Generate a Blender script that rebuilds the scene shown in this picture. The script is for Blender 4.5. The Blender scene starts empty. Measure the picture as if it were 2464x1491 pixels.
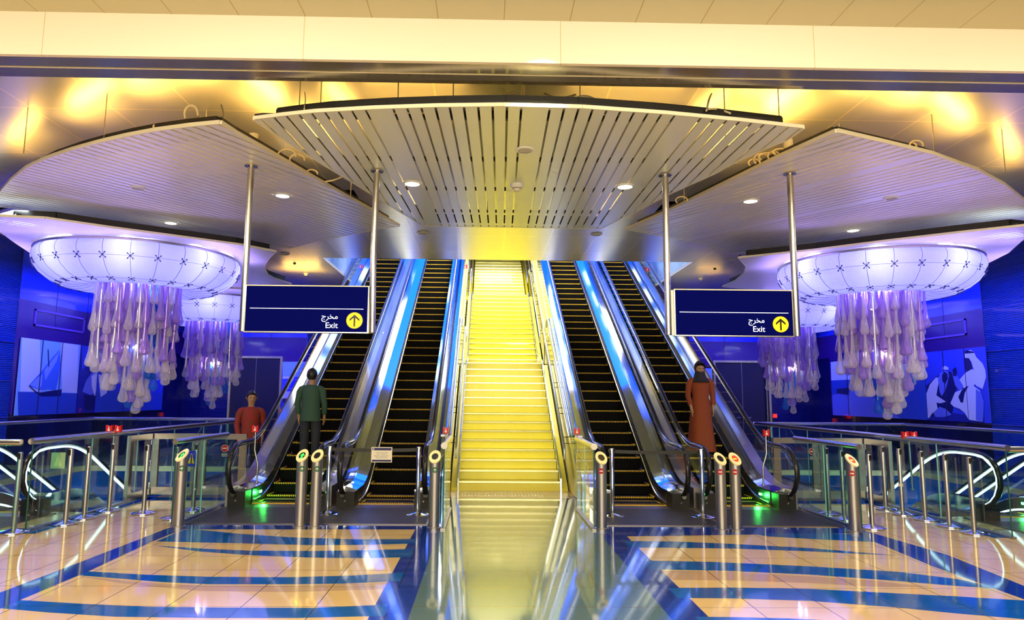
import bpy, bmesh, math, random
from mathutils import Vector, Matrix
random.seed(7)
PI = math.pi
C = bpy.context.scene.collection
# ------------------------------------------------------------------ camera
FPX = 1670.0; YAW = 31/1670.0; PIT = math.atan(209.5/1670); ROL = .0081; SHX = 31.0; EYE = 1.65
fw = Vector((math.sin(YAW)*math.cos(PIT), math.cos(YAW)*math.cos(PIT), math.sin(PIT)))
rt = Vector((math.cos(YAW), -math.sin(YAW), 0)); up = rt.cross(fw)
R_ = rt*math.cos(ROL)+up*math.sin(ROL); U_ = up*math.cos(ROL)-rt*math.sin(ROL)
cd = bpy.data.cameras.new('camera'); cam = bpy.data.objects.new('camera', cd); C.objects.link(cam)
M3 = Matrix((R_, U_, -fw)).transposed()
cam.matrix_world = Matrix.Translation((0, 0, EYE)) @ M3.to_4x4()
cd.sensor_width = 36; cd.lens = FPX*36/2464; cd.shift_x = SHX/2464; cd.clip_start = .05; cd.clip_end = 200
S = bpy.context.scene; S.camera = cam
S.view_settings.view_transform = 'Standard'; S.view_settings.look = 'None'
S.view_settings.gamma = 1; S.view_settings.use_curve_mapping = False
S.view_settings.exposure = 0.0
S.cycles.max_bounces = 5; S.cycles.transparent_max_bounces = 18; S.cycles.diffuse_bounces = 2
S.cycles.glossy_bounces = 3; S.cycles.transmission_bounces = 3
S.cycles.sample_clamp_indirect = 6; S.cycles.adaptive_threshold = .15; S.cycles.adaptive_min_samples = 16; S.cycles.caustics_reflective = False; S.cycles.caustics_refractive = False
try: S.cycles.use_denoising = True
except Exception: pass
w = bpy.data.worlds.new('World'); S.world = w; w.use_nodes = True
w.node_tree.nodes['Background'].inputs[0].default_value = (.75, .68, .60, 1)
w.node_tree.nodes['Background'].inputs[1].default_value = .18

def ray(px, py):
    return fw + R_*((px-1232+SHX)/FPX) + U_*(-(py-745.5)/FPX)
def P(px, py, h=0.0):                       # point on the level plane at height h
    d = ray(px, py); t = (h-EYE)/d.z; return Vector((d.x*t, d.y*t, h))
def D(px, py, Y):                           # point on the cross plane at depth Y
    d = ray(px, py); t = Y/d.y; return Vector((d.x*t, Y, EYE+d.z*t))
def W(px, py, X):                           # point on the side wall at X
    d = ray(px, py); t = X/d.x; return Vector((X, d.y*t, EYE+d.z*t))
def T(px, py, a, c):                        # point on a plane that rises away: h = a + c*(Y-6.1)
    d = ray(px, py); t = (a-6.1*c-EYE)/(d.z-c*d.y); return Vector((d.x*t, d.y*t, EYE+d.z*t))
XC = .44                                    # the hall's axis of symmetry
def mir(x): return 2*XC-x

# ------------------------------------------------------------------ lights
def area(name, loc, size, energy, col, rot=(0, 0, 0), sy=None, spread=None):
    l = bpy.data.lights.new(name, 'AREA'); l.energy = energy; l.color = col
    l.shape = 'RECTANGLE'; l.size = size; l.size_y = sy or size
    if spread: l.spread = spread
    o = bpy.data.objects.new(name, l); C.objects.link(o); o.location = loc; o.rotation_euler = rot
    return o
def point(name, loc, energy, col, r=.1):
    l = bpy.data.lights.new(name, 'POINT'); l.energy = energy; l.color = col; l.shadow_soft_size = r
    o = bpy.data.objects.new(name, l); C.objects.link(o); o.location = loc; return o
def spot(name, loc, energy, col, ang=1.6, rot=(0, 0, 0), r=.08):
    l = bpy.data.lights.new(name, 'SPOT'); l.energy = energy; l.color = col; l.shadow_soft_size = r
    l.spot_size = ang; l.spot_blend = .6
    o = bpy.data.objects.new(name, l); C.objects.link(o); o.location = loc; o.rotation_euler = rot; return o
WARM = (1, .86, .60); GOLD = (1, .56, .12); VIO = (.42, .30, 1); BLUE = (.10, .25, 1)
# added fill lights for the near hall, over and behind the camera
for x in (-5.5, -1.8, 1.8, 5.5):
    area('hall_fill', (x, -.6, 4.66), 1.2, 190, WARM, (math.radians(12), 0, 0), .35)
    area('hall_fill', (x, 3.3, 4.68), 1.0, 70, WARM, (math.radians(5), 0, 0), .2)
area('hall_fill', (XC, -4.5, 2.6), 12, 620, WARM, (math.radians(97), 0, 0), 2.6)
# cove lamps on top of the hanging canopies, shining up at the metal ceiling
def cove(p, q, e, dz=.22, wd=.14):
    p, q = Vector(p), Vector(q); d = q-p; m = (p+q)/2
    area('cove_light', (m.x, m.y, 4.58), d.length*.7, e*.55, GOLD, (PI, 0, math.atan2(-d.y, d.x)*1), wd).rotation_euler = (PI, 0, math.atan2(d.y, d.x))
for lst, e in (([(10, 455), (90, 395)], 14), ([(300, 470), (520, 520)], 12), ([(140, 400), (280, 350), (400, 325), (515, 312)], 21), ([(560, 335), (690, 400), (800, 465)], 20), ([(760, 355), (860, 420)], 14), ([(930, 510), (1030, 560)], 9)):
    for a_, b_ in zip(lst, lst[1:]):
        for k in (0, 1):
            p_, q_ = T(*a_, 4.2, .063), T(*b_, 4.2, .063)
            if k: p_.x, q_.x = mir(p_.x), mir(q_.x)
            cove(p_, q_, e)
for a_, b_ in (((-1.6, 7.15, 4.3), (.0, 7.05, 4.3)), ((.6, 7.05, 4.3), (2.4, 7.15, 4.3)), ((2.6, 7.2, 4.3), (3.5, 7.5, 4.3))): cove(a_, b_, 11)
area('cove_light', (-4.75, 17.6, 4.55), .9, 16, GOLD, (PI, 0, 0), .5)
area('cove_light', (5.7, 17.4, 4.55), .6, 3, GOLD, (PI, 0, 0), .4)
# added shaft lights: blue over the escalators, pale yellow over the stairs
area('shaft_fill', (XC, 19.5, 8.9), 1.7, 900, (1, .90, .50), (math.radians(-5), 0, 0), 6)
area('shaft_fill', (XC, 16.3, 7.6), 1.7, 420, (1, .90, .45), (math.radians(50), 0, 0), 1.2)
spot('stair_fill', (XC, 5.0, 4.3), 900, (1, .90, .42), .42, (math.radians(72), 0, 0), .2)  # added spots aimed at the risers to brighten the stairs
spot('stair_fill', (XC, 12.0, 4.7), 260, (1, .90, .42), 1.0, (math.radians(38), 0, 0), .2)
for sx in (-1, 1):
    area('shaft_fill', (XC+sx*2.6, 20.5, 8.9), 2.6, 230, (.004, .085, 1), (math.radians(-15), 0, 0), 7)
# added blue and violet wash lights for the side walls
for s in (-1, 1):
    X = XC+s*9.3
    area('wall_wash', (X, 16.5, 4.5), .5, 220, (.10, .14, 1), (0, -s*math.radians(28), 0), 10, 1.9)
    area('wall_wash', (XC+s*9.3, 11.5, 4.4), .4, 30, (.10, .28, 1), (0, -s*math.radians(24), 0), 5, 1.9)
    area('wall_wash', (XC+s*7.5, 21.0, 4.4), 4, 140, (.13, .12, 1), (math.radians(28), 0, 0), .5, 1.9)
    area('hall_fill', (XC+s*7.4, 7.0, 4.40), 1.2, 95, (1, .84, .62), (0, 0, 0), .3)

# ------------------------------------------------------------------ materials
def mat(name, col, rough=.5, metal=0, emit=None, es=1, coat=0, spec=.5, alpha=None, trans=0, ior=1.45):
    m = bpy.data.materials.new(name); m.use_nodes = True; b = m.node_tree.nodes['Principled BSDF']
    b.inputs['Base Color'].default_value = (*col, 1); b.inputs['Roughness'].default_value = rough
    b.inputs['Metallic'].default_value = metal; b.inputs['Specular IOR Level'].default_value = spec
    b.inputs['Coat Weight'].default_value = coat; b.inputs['Coat Roughness'].default_value = .04
    b.inputs['Transmission Weight'].default_value = trans; b.inputs['IOR'].default_value = ior
    if emit: b.inputs['Emission Color'].default_value = (*emit, 1); b.inputs['Emission Strength'].default_value = es
    return m
def nodes(m): return m.node_tree.nodes, m.node_tree.links, m.node_tree.nodes['Principled BSDF']
def noise_vary(m, scale, c1, c2, rough=None, stretch=(1, 1, 1), bump=0):
    n, l, b = nodes(m); tc = n.new('ShaderNodeTexCoord'); mp = n.new('ShaderNodeMapping'); mp.inputs['Scale'].default_value = stretch
    t = n.new('ShaderNodeTexNoise'); t.inputs['Scale'].default_value = scale; t.inputs['Detail'].default_value = 4
    r = n.new('ShaderNodeValToRGB'); r.color_ramp.elements[0].position = .35; r.color_ramp.elements[1].position = .65
    r.color_ramp.elements[0].color = (*c1, 1); r.color_ramp.elements[1].color = (*c2, 1)
    l.new(tc.outputs['Object'], mp.inputs[0]); l.new(mp.outputs[0], t.inputs[0]); l.new(t.outputs[0], r.inputs[0]); l.new(r.outputs[0], b.inputs['Base Color'])
    if bump:
        bp = n.new('ShaderNodeBump'); bp.inputs['Strength'].default_value = bump; bp.inputs['Distance'].default_value = .02
        l.new(t.outputs[0], bp.inputs['Height']); l.new(bp.outputs[0], b.inputs['Normal'])
    return m
def seams(m, px, py, x0=.42, y0=.0, wd=.004, dark=(.12, .1, .07), col=None, gy=True, gx=True):
    """thin joints between tiles or panels on a regular grid"""
    n, l, b = nodes(m); tc = n.new('ShaderNodeTexCoord'); sp = n.new('ShaderNodeSeparateXYZ'); l.new(tc.outputs['Object'], sp.inputs[0])
    outs = []
    for ax, pitch, off in ((0, px, x0), (1, py, y0)):
        if (ax == 0 and not gx) or (ax == 1 and not gy): continue
        a = n.new('ShaderNodeMath'); a.operation = 'ADD'; a.inputs[1].default_value = 100*pitch-off; l.new(sp.outputs[ax], a.inputs[0])
        q = n.new('ShaderNodeMath'); q.operation = 'PINGPONG'; q.inputs[1].default_value = pitch/2; l.new(a.outputs[0], q.inputs[0])
        c = n.new('ShaderNodeMath'); c.operation = 'LESS_THAN'; c.inputs[1].default_value = wd; l.new(q.outputs[0], c.inputs[0]); outs.append(c)
    if len(outs) == 2:
        mx = n.new('ShaderNodeMath'); mx.operation = 'MAXIMUM'; l.new(outs[0].outputs[0], mx.inputs[0]); l.new(outs[1].outputs[0], mx.inputs[1])
    else: mx = outs[0]
    mix = n.new('ShaderNodeMixRGB'); l.new(mx.outputs[0], mix.inputs[0]); mix.inputs[2].default_value = (*dark, 1)
    src = b.inputs['Base Color'].links
    if src: l.new(src[0].from_socket, mix.inputs[1])
    else: mix.inputs[1].default_value = b.inputs['Base Color'].default_value
    l.new(mix.outputs[0], b.inputs['Base Color']); return m
def glassmat(name, tint, gl=.10, rough=.02, op=0.0, opcol=(1, 1, 1)):
    m = bpy.data.materials.new(name); m.use_nodes = True; n = m.node_tree.nodes; l = m.node_tree.links; n.clear()
    o = n.new('ShaderNodeOutputMaterial'); t = n.new('ShaderNodeBsdfTransparent'); t.inputs[0].default_value = (*tint, 1)
    g = n.new('ShaderNodeBsdfGlossy'); g.inputs['Roughness'].default_value = rough
    f = n.new('ShaderNodeFresnel'); f.inputs[0].default_value = 1.5; a = n.new('ShaderNodeMath'); a.operation = 'ADD'; a.inputs[1].default_value = gl-.04; a.use_clamp = True
    l.new(f.outputs[0], a.inputs[0]); ge = n.new('ShaderNodeNewGeometry'); bf = n.new('ShaderNodeMath'); bf.operation = 'SUBTRACT'; bf.inputs[0].default_value = 1; l.new(ge.outputs['Backfacing'], bf.inputs[1])
    fm = n.new('ShaderNodeMath'); fm.operation = 'MULTIPLY'; l.new(a.outputs[0], fm.inputs[0]); l.new(bf.outputs[0], fm.inputs[1])
    mx = n.new('ShaderNodeMixShader'); l.new(fm.outputs[0], mx.inputs[0]); l.new(t.outputs[0], mx.inputs[1]); l.new(g.outputs[0], mx.inputs[2])
    if op:
        d = n.new('ShaderNodeBsdfDiffuse'); d.inputs[0].default_value = (*opcol, 1); m2 = n.new('ShaderNodeMixShader'); m2.inputs[0].default_value = op
        l.new(mx.outputs[0], m2.inputs[1]); l.new(d.outputs[0], m2.inputs[2]); l.new(m2.outputs[0], o.inputs[0])
    else: l.new(mx.outputs[0], o.inputs[0])
    return m
def wavebump(m, scale, strength, axis='Z', dist=2.0, prof=None):
    n, l, b = nodes(m); tc = n.new('ShaderNodeTexCoord'); t = n.new('ShaderNodeTexWave'); t.wave_type = 'BANDS'; t.bands_direction = axis
    t.inputs['Scale'].default_value = scale; t.inputs['Distortion'].default_value = dist; t.inputs['Detail'].default_value = 2; t.inputs['Detail Scale'].default_value = .6
    bp = n.new('ShaderNodeBump'); bp.inputs['Strength'].default_value = strength; bp.inputs['Distance'].default_value = .05
    l.new(tc.outputs['Object'], t.inputs[0]); l.new(t.outputs[1], bp.inputs['Height']); l.new(bp.outputs[0], b.inputs['Normal']); return m

HSP = .545
m_cream = seams(noise_vary(mat('cream_tile', (.80, .60, .36), .07, coat=.5), 1.2, (.86, .60, .26), (.92, .68, .33)), .58, .575)
m_tan = seams(mat('tan_tile', (.62, .42, .24), .08, coat=.4), .58, .575)
m_bluet = seams(mat('blue_tile', (.004, .13, .50), .08, coat=.5), .58, .575, dark=(.01, .03, .1))
m_navyt = seams(mat('navy_tile', (.010, .05, .38), .08, coat=.5), .58, .575, dark=(.01, .02, .08))
m_path = seams(mat('grey_green_tile', (.10, .19, .23), .07, coat=.3), .58, .575, dark=(.16, .12, .06))
m_beige = seams(mat('beige_tile', (.82, .66, .36), .12), .58, .575)
m_steelfloor = mat('ribbed_steel', (.22, .2, .19), .33, .9)
m_ceilnear = seams(mat('near_ceiling_panel', (.54, .52, .36), .35, .1), HSP, 9, x0=D(1213, 40, 5.4).x, gy=False, dark=(.35, .28, .12))
m_fascia = seams(mat('fascia_panel', (.90, .79, .68), .3), 2.11, 9, x0=D(731, 90, 5.4).x, gy=False, wd=.003, dark=(.6, .5, .3))
m_soffit = mat('beam_metal', (.42, .38, .33), .16, .75)
m_ceil = seams(mat('satin_ceiling_panel', (.70, .68, .57), .36, .62), .92, 1.5, x0=.35, y0=.1, wd=.011, dark=(.95, .85, .6))
m_slat = mat('slat_paint', (.82, .85, .70), .34, .12)
m_slatv = mat('slat_satin', (.90, .89, .85), .34, .12)
m_trim = mat('canopy_edge', (.85, .80, .62), .35)
m_dark = mat('dark_frame', (.02, .018, .015), .6)
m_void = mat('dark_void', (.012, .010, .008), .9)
m_wire = mat('cable_sheath', (.85, .72, .45), .4)
m_steel = mat('brushed_steel', (.55, .53, .50), .24, 1)
m_steelr = mat('satin_steel', (.42, .40, .38), .36, 1)
m_mirror = mat('polished_steel', (.72, .74, .76), .10, 1)
m_deck = mat('deck_steel', (.66, .72, .78), .09, 1)
m_skirt = mat('dark_skirt', (.05, .05, .055), .35, .7)
m_groove = mat('groove_black', (.007, .007, .008), .6, 0, spec=.08)
m_black = mat('black_rubber', (.012, .012, .013), .22)
m_blackp = mat('black_plastic', (.015, .015, .015), .45)
m_step = mat('step_black', (.003, .003, .004), .6, 0, spec=.06)
m_yel = mat('yellow_nosing', (1, .62, .04), .5)
m_stair = noise_vary(mat('yellow_stair', (.9, .74, .05), .3, coat=.3), 1.5, (.90, .79, .035), (.94, .86, .09), stretch=(1, .3, .3))
m_nose = mat('stair_nosing', (.86, .82, .42), .16, .6)
m_glass = glassmat('clear_glass', (.975, .992, .985), .05)
m_glassg = glassmat('green_glass', (.78, .945, .94), .09)
m_gedge = mat('glass_edge', (.02, .09, .08), .2)
m_gedge2 = mat('pale_glass_edge', (.25, .62, .55), .2)
m_cladb = mat('blue_reflection_cladding', (.25, .46, .85), .12, .95)  # steel tinted blue to stand in for blue reflections from the shaft
m_rail = mat('stair_rail_steel', (.62, .68, .80), .38, 1)
m_side = seams(mat('side_panel_yellow_reflection', (.85, .78, .25), .3), 9, .42, gx=False, wd=.004, dark=(.3, .25, .05))  # yellow reflection of the stairs put into the panel colour
m_ring = mat('cream_ring', (.95, .82, .42), .35, emit=(.9, .72, .3), es=.12)
m_green = mat('green_display', (.02, .8, .05), .4, emit=(.03, 1, .06), es=3)
m_red = mat('red_display', (.8, .02, .01), .4, emit=(1, .02, .01), es=2.2)
m_orange = mat('display_bar', (.9, .4, .05), .4, emit=(1, .35, .03), es=2.5)
m_redp = mat('red_paint', (.75, .015, .02), .3)
m_darkred = mat('dark_red', (.42, .01, .015), .4)
m_dgreen = mat('dark_green', (.01, .12, .04), .4)
m_white = mat('white_paint', (.85, .85, .82), .4)
m_cream2 = mat('cream_paint', (.85, .78, .62), .5)
m_sign = mat('navy_sign_face', (.001, .002, .06), .6, emit=(.0, .002, .16), es=.30, spec=.02)
m_signw = mat('sign_white', (.9, .95, 1), .4, emit=(.85, .93, 1), es=1.3)
m_signy = mat('sign_yellow', (1, .65, .0), .4, emit=(1, .60, 0), es=.9)
m_navy = mat('navy_print', (.01, .012, .12), .4)
m_lamp = mat('lamp_white', (1, 1, 1), .4, emit=(1, .93, .75), es=7)
m_led = mat('led_white', (1, 1, 1), .4, emit=(.80, .92, 1), es=2.6)
m_greenlamp = mat('green_lamp', (.6, 1, .7), .4, emit=(.1, 1, .2), es=9)
m_speaker = mat('speaker_grille', (.62, .60, .52), .6)
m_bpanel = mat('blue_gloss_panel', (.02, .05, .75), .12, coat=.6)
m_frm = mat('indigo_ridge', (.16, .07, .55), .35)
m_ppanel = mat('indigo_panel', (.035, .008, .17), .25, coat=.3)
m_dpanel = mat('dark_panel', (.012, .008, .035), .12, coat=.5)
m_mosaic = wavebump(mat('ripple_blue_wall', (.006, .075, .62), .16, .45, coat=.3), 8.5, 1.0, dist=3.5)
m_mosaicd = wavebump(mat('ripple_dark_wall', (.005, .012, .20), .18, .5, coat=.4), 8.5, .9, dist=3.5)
m_well = seams(mat('well_blue', (.01, .12, .50), .2), .9, 1.0, wd=.006, dark=(.02, .03, .1))
m_sea = wavebump(mat('mural_sea', (.02, .07, .55), .3, coat=.3), 16, .15)
m_sky = mat('mural_sky', (.22, .46, .98), .3, coat=.3)
m_skyw = mat('mural_pale_sky', (.60, .68, .98), .3, coat=.3)
m_sail = mat('mural_sail', (.05, .16, .80), .3, coat=.3)
m_sail2 = mat('mural_sail_light', (.22, .36, .95), .3, coat=.3)
m_navym = mat('mural_navy', (.012, .02, .30), .3, coat=.3)
m_ink = mat('mural_ink', (.005, .008, .12), .3, coat=.3)
m_robe = mat('mural_robe', (.62, .66, .98), .3, coat=.3)
m_robe2 = mat('mural_robe_shade', (.12, .17, .80), .3, coat=.3)
m_mid = mat('mural_blue', (.03, .06, .72), .3, coat=.3)
# glass drops
def dropmat(name, col, op, rough=.12):
    m = bpy.data.materials.new(name); m.use_nodes = True; n = m.node_tree.nodes; l = m.node_tree.links; b = n['Principled BSDF']
    b.inputs['Base Color'].default_value = (*col, 1); b.inputs['Roughness'].default_value = rough; b.inputs['Coat Weight'].default_value = .8
    b.inputs['Coat Roughness'].default_value = .03
    tc = n.new('ShaderNodeTexCoord'); wv = n.new('ShaderNodeTexWave'); wv.inputs['Scale'].default_value = 5; wv.inputs['Distortion'].default_value = 9; wv.inputs['Detail'].default_value = 1.5
    bp = n.new('ShaderNodeBump'); bp.inputs['Strength'].default_value = .5; bp.inputs['Distance'].default_value = .02
    l.new(tc.outputs['Object'], wv.inputs[0]); l.new(wv.outputs[1], bp.inputs['Height']); l.new(bp.outputs[0], b.inputs['Normal'])
    t = n.new('ShaderNodeBsdfTransparent'); t.inputs[0].default_value = (min(1, col[0]+.25), min(1, col[1]+.25), 1, 1)
    lw = n.new('ShaderNodeLayerWeight'); lw.inputs[0].default_value = .35; mp = n.new('ShaderNodeMapRange'); l.new(lw.outputs['Facing'], mp.inputs[0])
    mp.inputs[3].default_value = op; mp.inputs[4].default_value = min(1, op+.62)
    mx = n.new('ShaderNodeMixShader'); l.new(mp.outputs[0], mx.inputs[0]); l.new(t.outputs[0], mx.inputs[1]); l.new(b.outputs[0], mx.inputs[2])
    l.new(mx.outputs[0], n['Material Output'].inputs[0]); return m
m_dropv = dropmat('violet_glass', (.55, .38, .98), .34)
m_dropw = dropmat('clear_glass_drop', (.88, .78, .92), .20)
m_dropb = dropmat('blue_glass_drop', (.03, .25, .95), .28)
m_core = mat('glitter_core', (.95, .9, .85), .15, .6)
# lit shade skin
m_shade = bpy.data.materials.new('lit_shade'); m_shade.use_nodes = True
n = m_shade.node_tree.nodes; l = m_shade.node_tree.links; n.clear()
o = n.new('ShaderNodeOutputMaterial'); tr = n.new('ShaderNodeBsdfTranslucent'); tr.inputs[0].default_value = (.42, .44, 1, 1)
df = n.new('ShaderNodeBsdfPrincipled'); df.inputs['Base Color'].default_value = (.5, .5, .95, 1); df.inputs['Roughness'].default_value = .3
em = n.new('ShaderNodeEmission'); em.inputs[0].default_value = (.20, .17, 1, 1); em.inputs[1].default_value = .42
nz = n.new('ShaderNodeTexNoise'); nz.inputs['Scale'].default_value = 22; nz.inputs['Detail'].default_value = 3
tcx = n.new('ShaderNodeTexCoord'); bp = n.new('ShaderNodeBump'); bp.inputs['Strength'].default_value = .35; bp.inputs['Distance'].default_value = .02
l.new(tcx.outputs['Object'], nz.inputs[0]); l.new(nz.outputs[0], bp.inputs['Height']); l.new(bp.outputs[0], df.inputs['Normal']); l.new(bp.outputs[0], tr.inputs['Normal'])
mx = n.new('ShaderNodeMixShader'); mx.inputs[0].default_value = .3; l.new(tr.outputs[0], mx.inputs[1]); l.new(df.outputs[0], mx.inputs[2])
ad = n.new('ShaderNodeAddShader'); l.new(mx.outputs[0], ad.inputs[0]); l.new(em.outputs[0], ad.inputs[1]); l.new(ad.outputs[0], o.inputs[0])
m_seam = mat('shade_seam', (.12, .10, .45), .4)

# ------------------------------------------------------------------ builders
class MB:
    def __init__(s): s.v = []; s.f = []; s.m = []; s.mats = []
    def mi(s, m):
        if m not in s.mats: s.mats.append(m)
        return s.mats.index(m)
    def add(s, vs, fs, m):
        b = len(s.v); s.v += [tuple(v) for v in vs]; k = s.mi(m)
        for f in fs: s.f.append([b+i for i in f]); s.m.append(k)
        return s
    def box(s, x0, x1, y0, y1, z0, z1, m):
        vs = [(x, y, z) for x in (x0, x1) for y in (y0, y1) for z in (z0, z1)]
        return s.add(vs, [(0, 1, 3, 2), (4, 6, 7, 5), (0, 4, 5, 1), (2, 3, 7, 6), (0, 2, 6, 4), (1, 5, 7, 3)], m)
    def hexa(s, a, b, m):                   # two quads (lists of 4) joined
        vs = list(a)+list(b)
        return s.add(vs, [(3, 2, 1, 0), (4, 5, 6, 7), (0, 1, 5, 4), (1, 2, 6, 5), (2, 3, 7, 6), (3, 0, 4, 7)], m)
    def poly(s, pts, m): return s.add(pts, [tuple(range(len(pts)))], m)
    def prism(s, pts, off, m):              # closed polygon extruded by a vector
        n = len(pts); o = Vector(off); vs = [Vector(p) for p in pts]; vs += [p+o for p in vs]
        fs = [tuple(range(n))[::-1], tuple(range(n, 2*n))]+[(i, (i+1) % n, n+(i+1) % n, n+i) for i in range(n)]
        return s.add(vs, fs, m)
    def tube(s, pts, r, m, seg=10, caps=True, flat=1.0, closed=False):
        pts = [Vector(p) for p in pts]; n = len(pts); rs = r if isinstance(r, (list, tuple)) else [r]*n
        vs = []; prev = None
        for i, p in enumerate(pts):
            if closed: t = (pts[(i+1) % n]-pts[i-1])
            else: t = (pts[min(i+1, n-1)]-pts[max(i-1, 0)])
            t = t.normalized() if t.length > 1e-9 else Vector((0, 0, 1))
            if prev is None:
                a = Vector((1, 0, 0)) if abs(t.x) < .9 else Vector((0, 1, 0))
                u = (a-t*a.dot(t)).normalized()
            else: u = (prev-t*prev.dot(t)).normalized()
            prev = u; v = t.cross(u)
            for k in range(seg):
                an = 2*PI*k/seg; vs.append(p+u*(rs[i]*math.cos(an))+v*(rs[i]*flat*math.sin(an)))
        fs = []
        for i in range(n if closed else n-1):
            j = (i+1) % n
            for k in range(seg): fs.append((i*seg+k, i*seg+(k+1) % seg, j*seg+(k+1) % seg, j*seg+k))
        if caps and not closed: fs += [tuple(range(seg))[::-1], tuple(range((n-1)*seg, n*seg))]
        return s.add(vs, fs, m)
    def lathe(s, prof, m, seg=24, c=(0, 0, 0), cap=True):
        vs = []; fs = []; n = len(prof)
        for r, z in prof:
            for k in range(seg): a = 2*PI*k/seg; vs.append((c[0]+r*math.cos(a), c[1]+r*math.sin(a), c[2]+z))
        for i in range(n-1):
            for k in range(seg): fs.append((i*seg+k, i*seg+(k+1) % seg, (i+1)*seg+(k+1) % seg, (i+1)*seg+k))
        if cap: fs += [tuple(range(seg))[::-1], tuple(range((n-1)*seg, n*seg))]
        return s.add(vs, fs, m)
    def disc(s, c, u, v, r, m, seg=24, ri=0, th=0):   # disc or ring in plane u,v
        c = Vector(c); u = Vector(u); v = Vector(v)
        o = [c+u*(r*math.cos(2*PI*k/seg))+v*(r*math.sin(2*PI*k/seg)) for k in range(seg)]
        if not ri: s.poly(o, m)
        else:
            i_ = [c+u*(ri*math.cos(2*PI*k/seg))+v*(ri*math.sin(2*PI*k/seg)) for k in range(seg)]
            s.add(o+i_, [(k, (k+1) % seg, seg+(k+1) % seg, seg+k) for k in range(seg)], m)
        return s
    def sweep(s, secs, m, caps=True):       # list of equal-length closed sections
        n = len(secs[0]); vs = [p for q in secs for p in q]; fs = []
        for i in range(len(secs)-1):
            for k in range(n): fs.append((i*n+k, i*n+(k+1) % n, (i+1)*n+(k+1) % n, (i+1)*n+k))
        if caps: fs += [tuple(range(n))[::-1], tuple(range((len(secs)-1)*n, len(secs)*n))]
        return s.add(vs, fs, m)
    def build(s, name, parent=None, smooth=False, loc=None, flip=True):
        me = bpy.data.meshes.new(name); me.from_pydata(s.v, [], s.f)
        for m in s.mats: me.materials.append(m)
        me.polygons.foreach_set('material_index', s.m); me.update()
        if flip:
            bm = bmesh.new(); bm.from_mesh(me); bmesh.ops.recalc_face_normals(bm, faces=bm.faces); bm.to_mesh(me); bm.free()
        if smooth:
            me.polygons.foreach_set('use_smooth', [True]*len(me.polygons))
            try: me.set_sharp_from_angle(angle=.7)
            except Exception: pass
        o = bpy.data.objects.new(name, me); C.objects.link(o)
        if loc: o.location = loc
        if parent is not None:
            o.parent = parent
        return o
def thing(name, label, cat, loc=(0, 0, 0), rz=0, group=None):
    o = bpy.data.objects.new(name, None); C.objects.link(o); o.location = loc; o.rotation_euler = (0, 0, rz)
    o.empty_display_size = .1; return tag(o, label, cat, group)
def tag(o, label, cat, group=None):
    o['label'] = label; o['category'] = cat
    if group: o['group'] = group
    return o
def struct(mb, name, **k):
    o = mb.build(name, **k); o['kind'] = 'structure'; return o
def dup(root, loc, label, rz=None, group=None):
    r = root.copy(); C.objects.link(r); r.location = loc; r['label'] = label
    if rz is not None: r.rotation_euler = (0, 0, rz)
    if group: r['group'] = group
    for ch in list(root.children):
        c = ch.copy(); C.objects.link(c); c.parent = r
        for g in list(ch.children):
            d = g.copy(); C.objects.link(d); d.parent = c
    return r
def text(body, size, m, parent, mtx, name='lettering', align='LEFT', ext=.001):
    cu = bpy.data.curves.new(name, 'FONT'); cu.body = body; cu.size = size; cu.extrude = ext; cu.align_x = align
    t = bpy.data.objects.new(name+'_tmp', cu); C.objects.link(t)
    dg = bpy.context.evaluated_depsgraph_get(); me = bpy.data.meshes.new_from_object(t.evaluated_get(dg))
    bpy.data.objects.remove(t); me.materials.clear(); me.materials.append(m)
    o = bpy.data.objects.new(name, me); C.objects.link(o); o.parent = parent; o.matrix_local = mtx; return o
def facing(loc, tilt=0):                    # text frame: x right, y up, facing the camera side (-Y)
    return Matrix.Translation(loc) @ Matrix.Rotation(PI/2-tilt, 4, 'X')

def clip(poly, n, d):                       # keep n.p <= d
    out = []
    for i, p in enumerate(poly):
        q = poly[(i+1) % len(poly)]; a = n[0]*p[0]+n[1]*p[1]-d; b = n[0]*q[0]+n[1]*q[1]-d
        if a <= 0: out.append(p)
        if (a < 0 and b > 0) or (a > 0 and b < 0):
            t = a/(a-b); out.append(tuple(p[j]+(q[j]-p[j])*t for j in range(len(p))))
    return out
def rects_minus(rect, holes):
    xs = sorted({rect[0], rect[1]} | {min(max(h[i], rect[0]), rect[1]) for h in holes for i in (0, 1)})
    ys = sorted({rect[2], rect[3]} | {min(max(h[i], rect[2]), rect[3]) for h in holes for i in (2, 3)})
    out = []
    for a, b in zip(xs, xs[1:]):
        for c, d in zip(ys, ys[1:]):
            mx_, my = (a+b)/2, (c+d)/2
            if not any(h[0] < mx_ < h[1] and h[2] < my < h[3] for h in holes): out.append((a, b, c, d))
    return out

# ------------------------------------------------------------------ the setting
XL, XR, YB = -9.9, 10.78, 23.0
HC = 4.85
WELL = [(-9.3, -5.62, 10.15, 16.6), (mir(-5.62), mir(-9.3), 10.15, 16.6)]
fl = MB()
for a, b, c, d in rects_minus((XL, XR, -6, YB), WELL): fl.box(a, b, c, d, -.12, 0, m_cream)
def lay(pts, m, z): fl.poly([P(x, y, z) for x, y in pts], m)
def layw(x0, x1, y0, y1, m, z): fl.poly([(x0, y0, z), (x1, y0, z), (x1, y1, z), (x0, y1, z)], m)
# central path and its edging
layw(-.56, 1.42, -2, 12.0, m_path, .0006)
layw(-.56, 1.42, 11.75, 12.62, m_beige, .0012)
layw(-.86, -.56, -2, 12.0, m_navyt, .0006); layw(1.42, 1.72, -2, 12.0, m_navyt, .0006)
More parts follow.
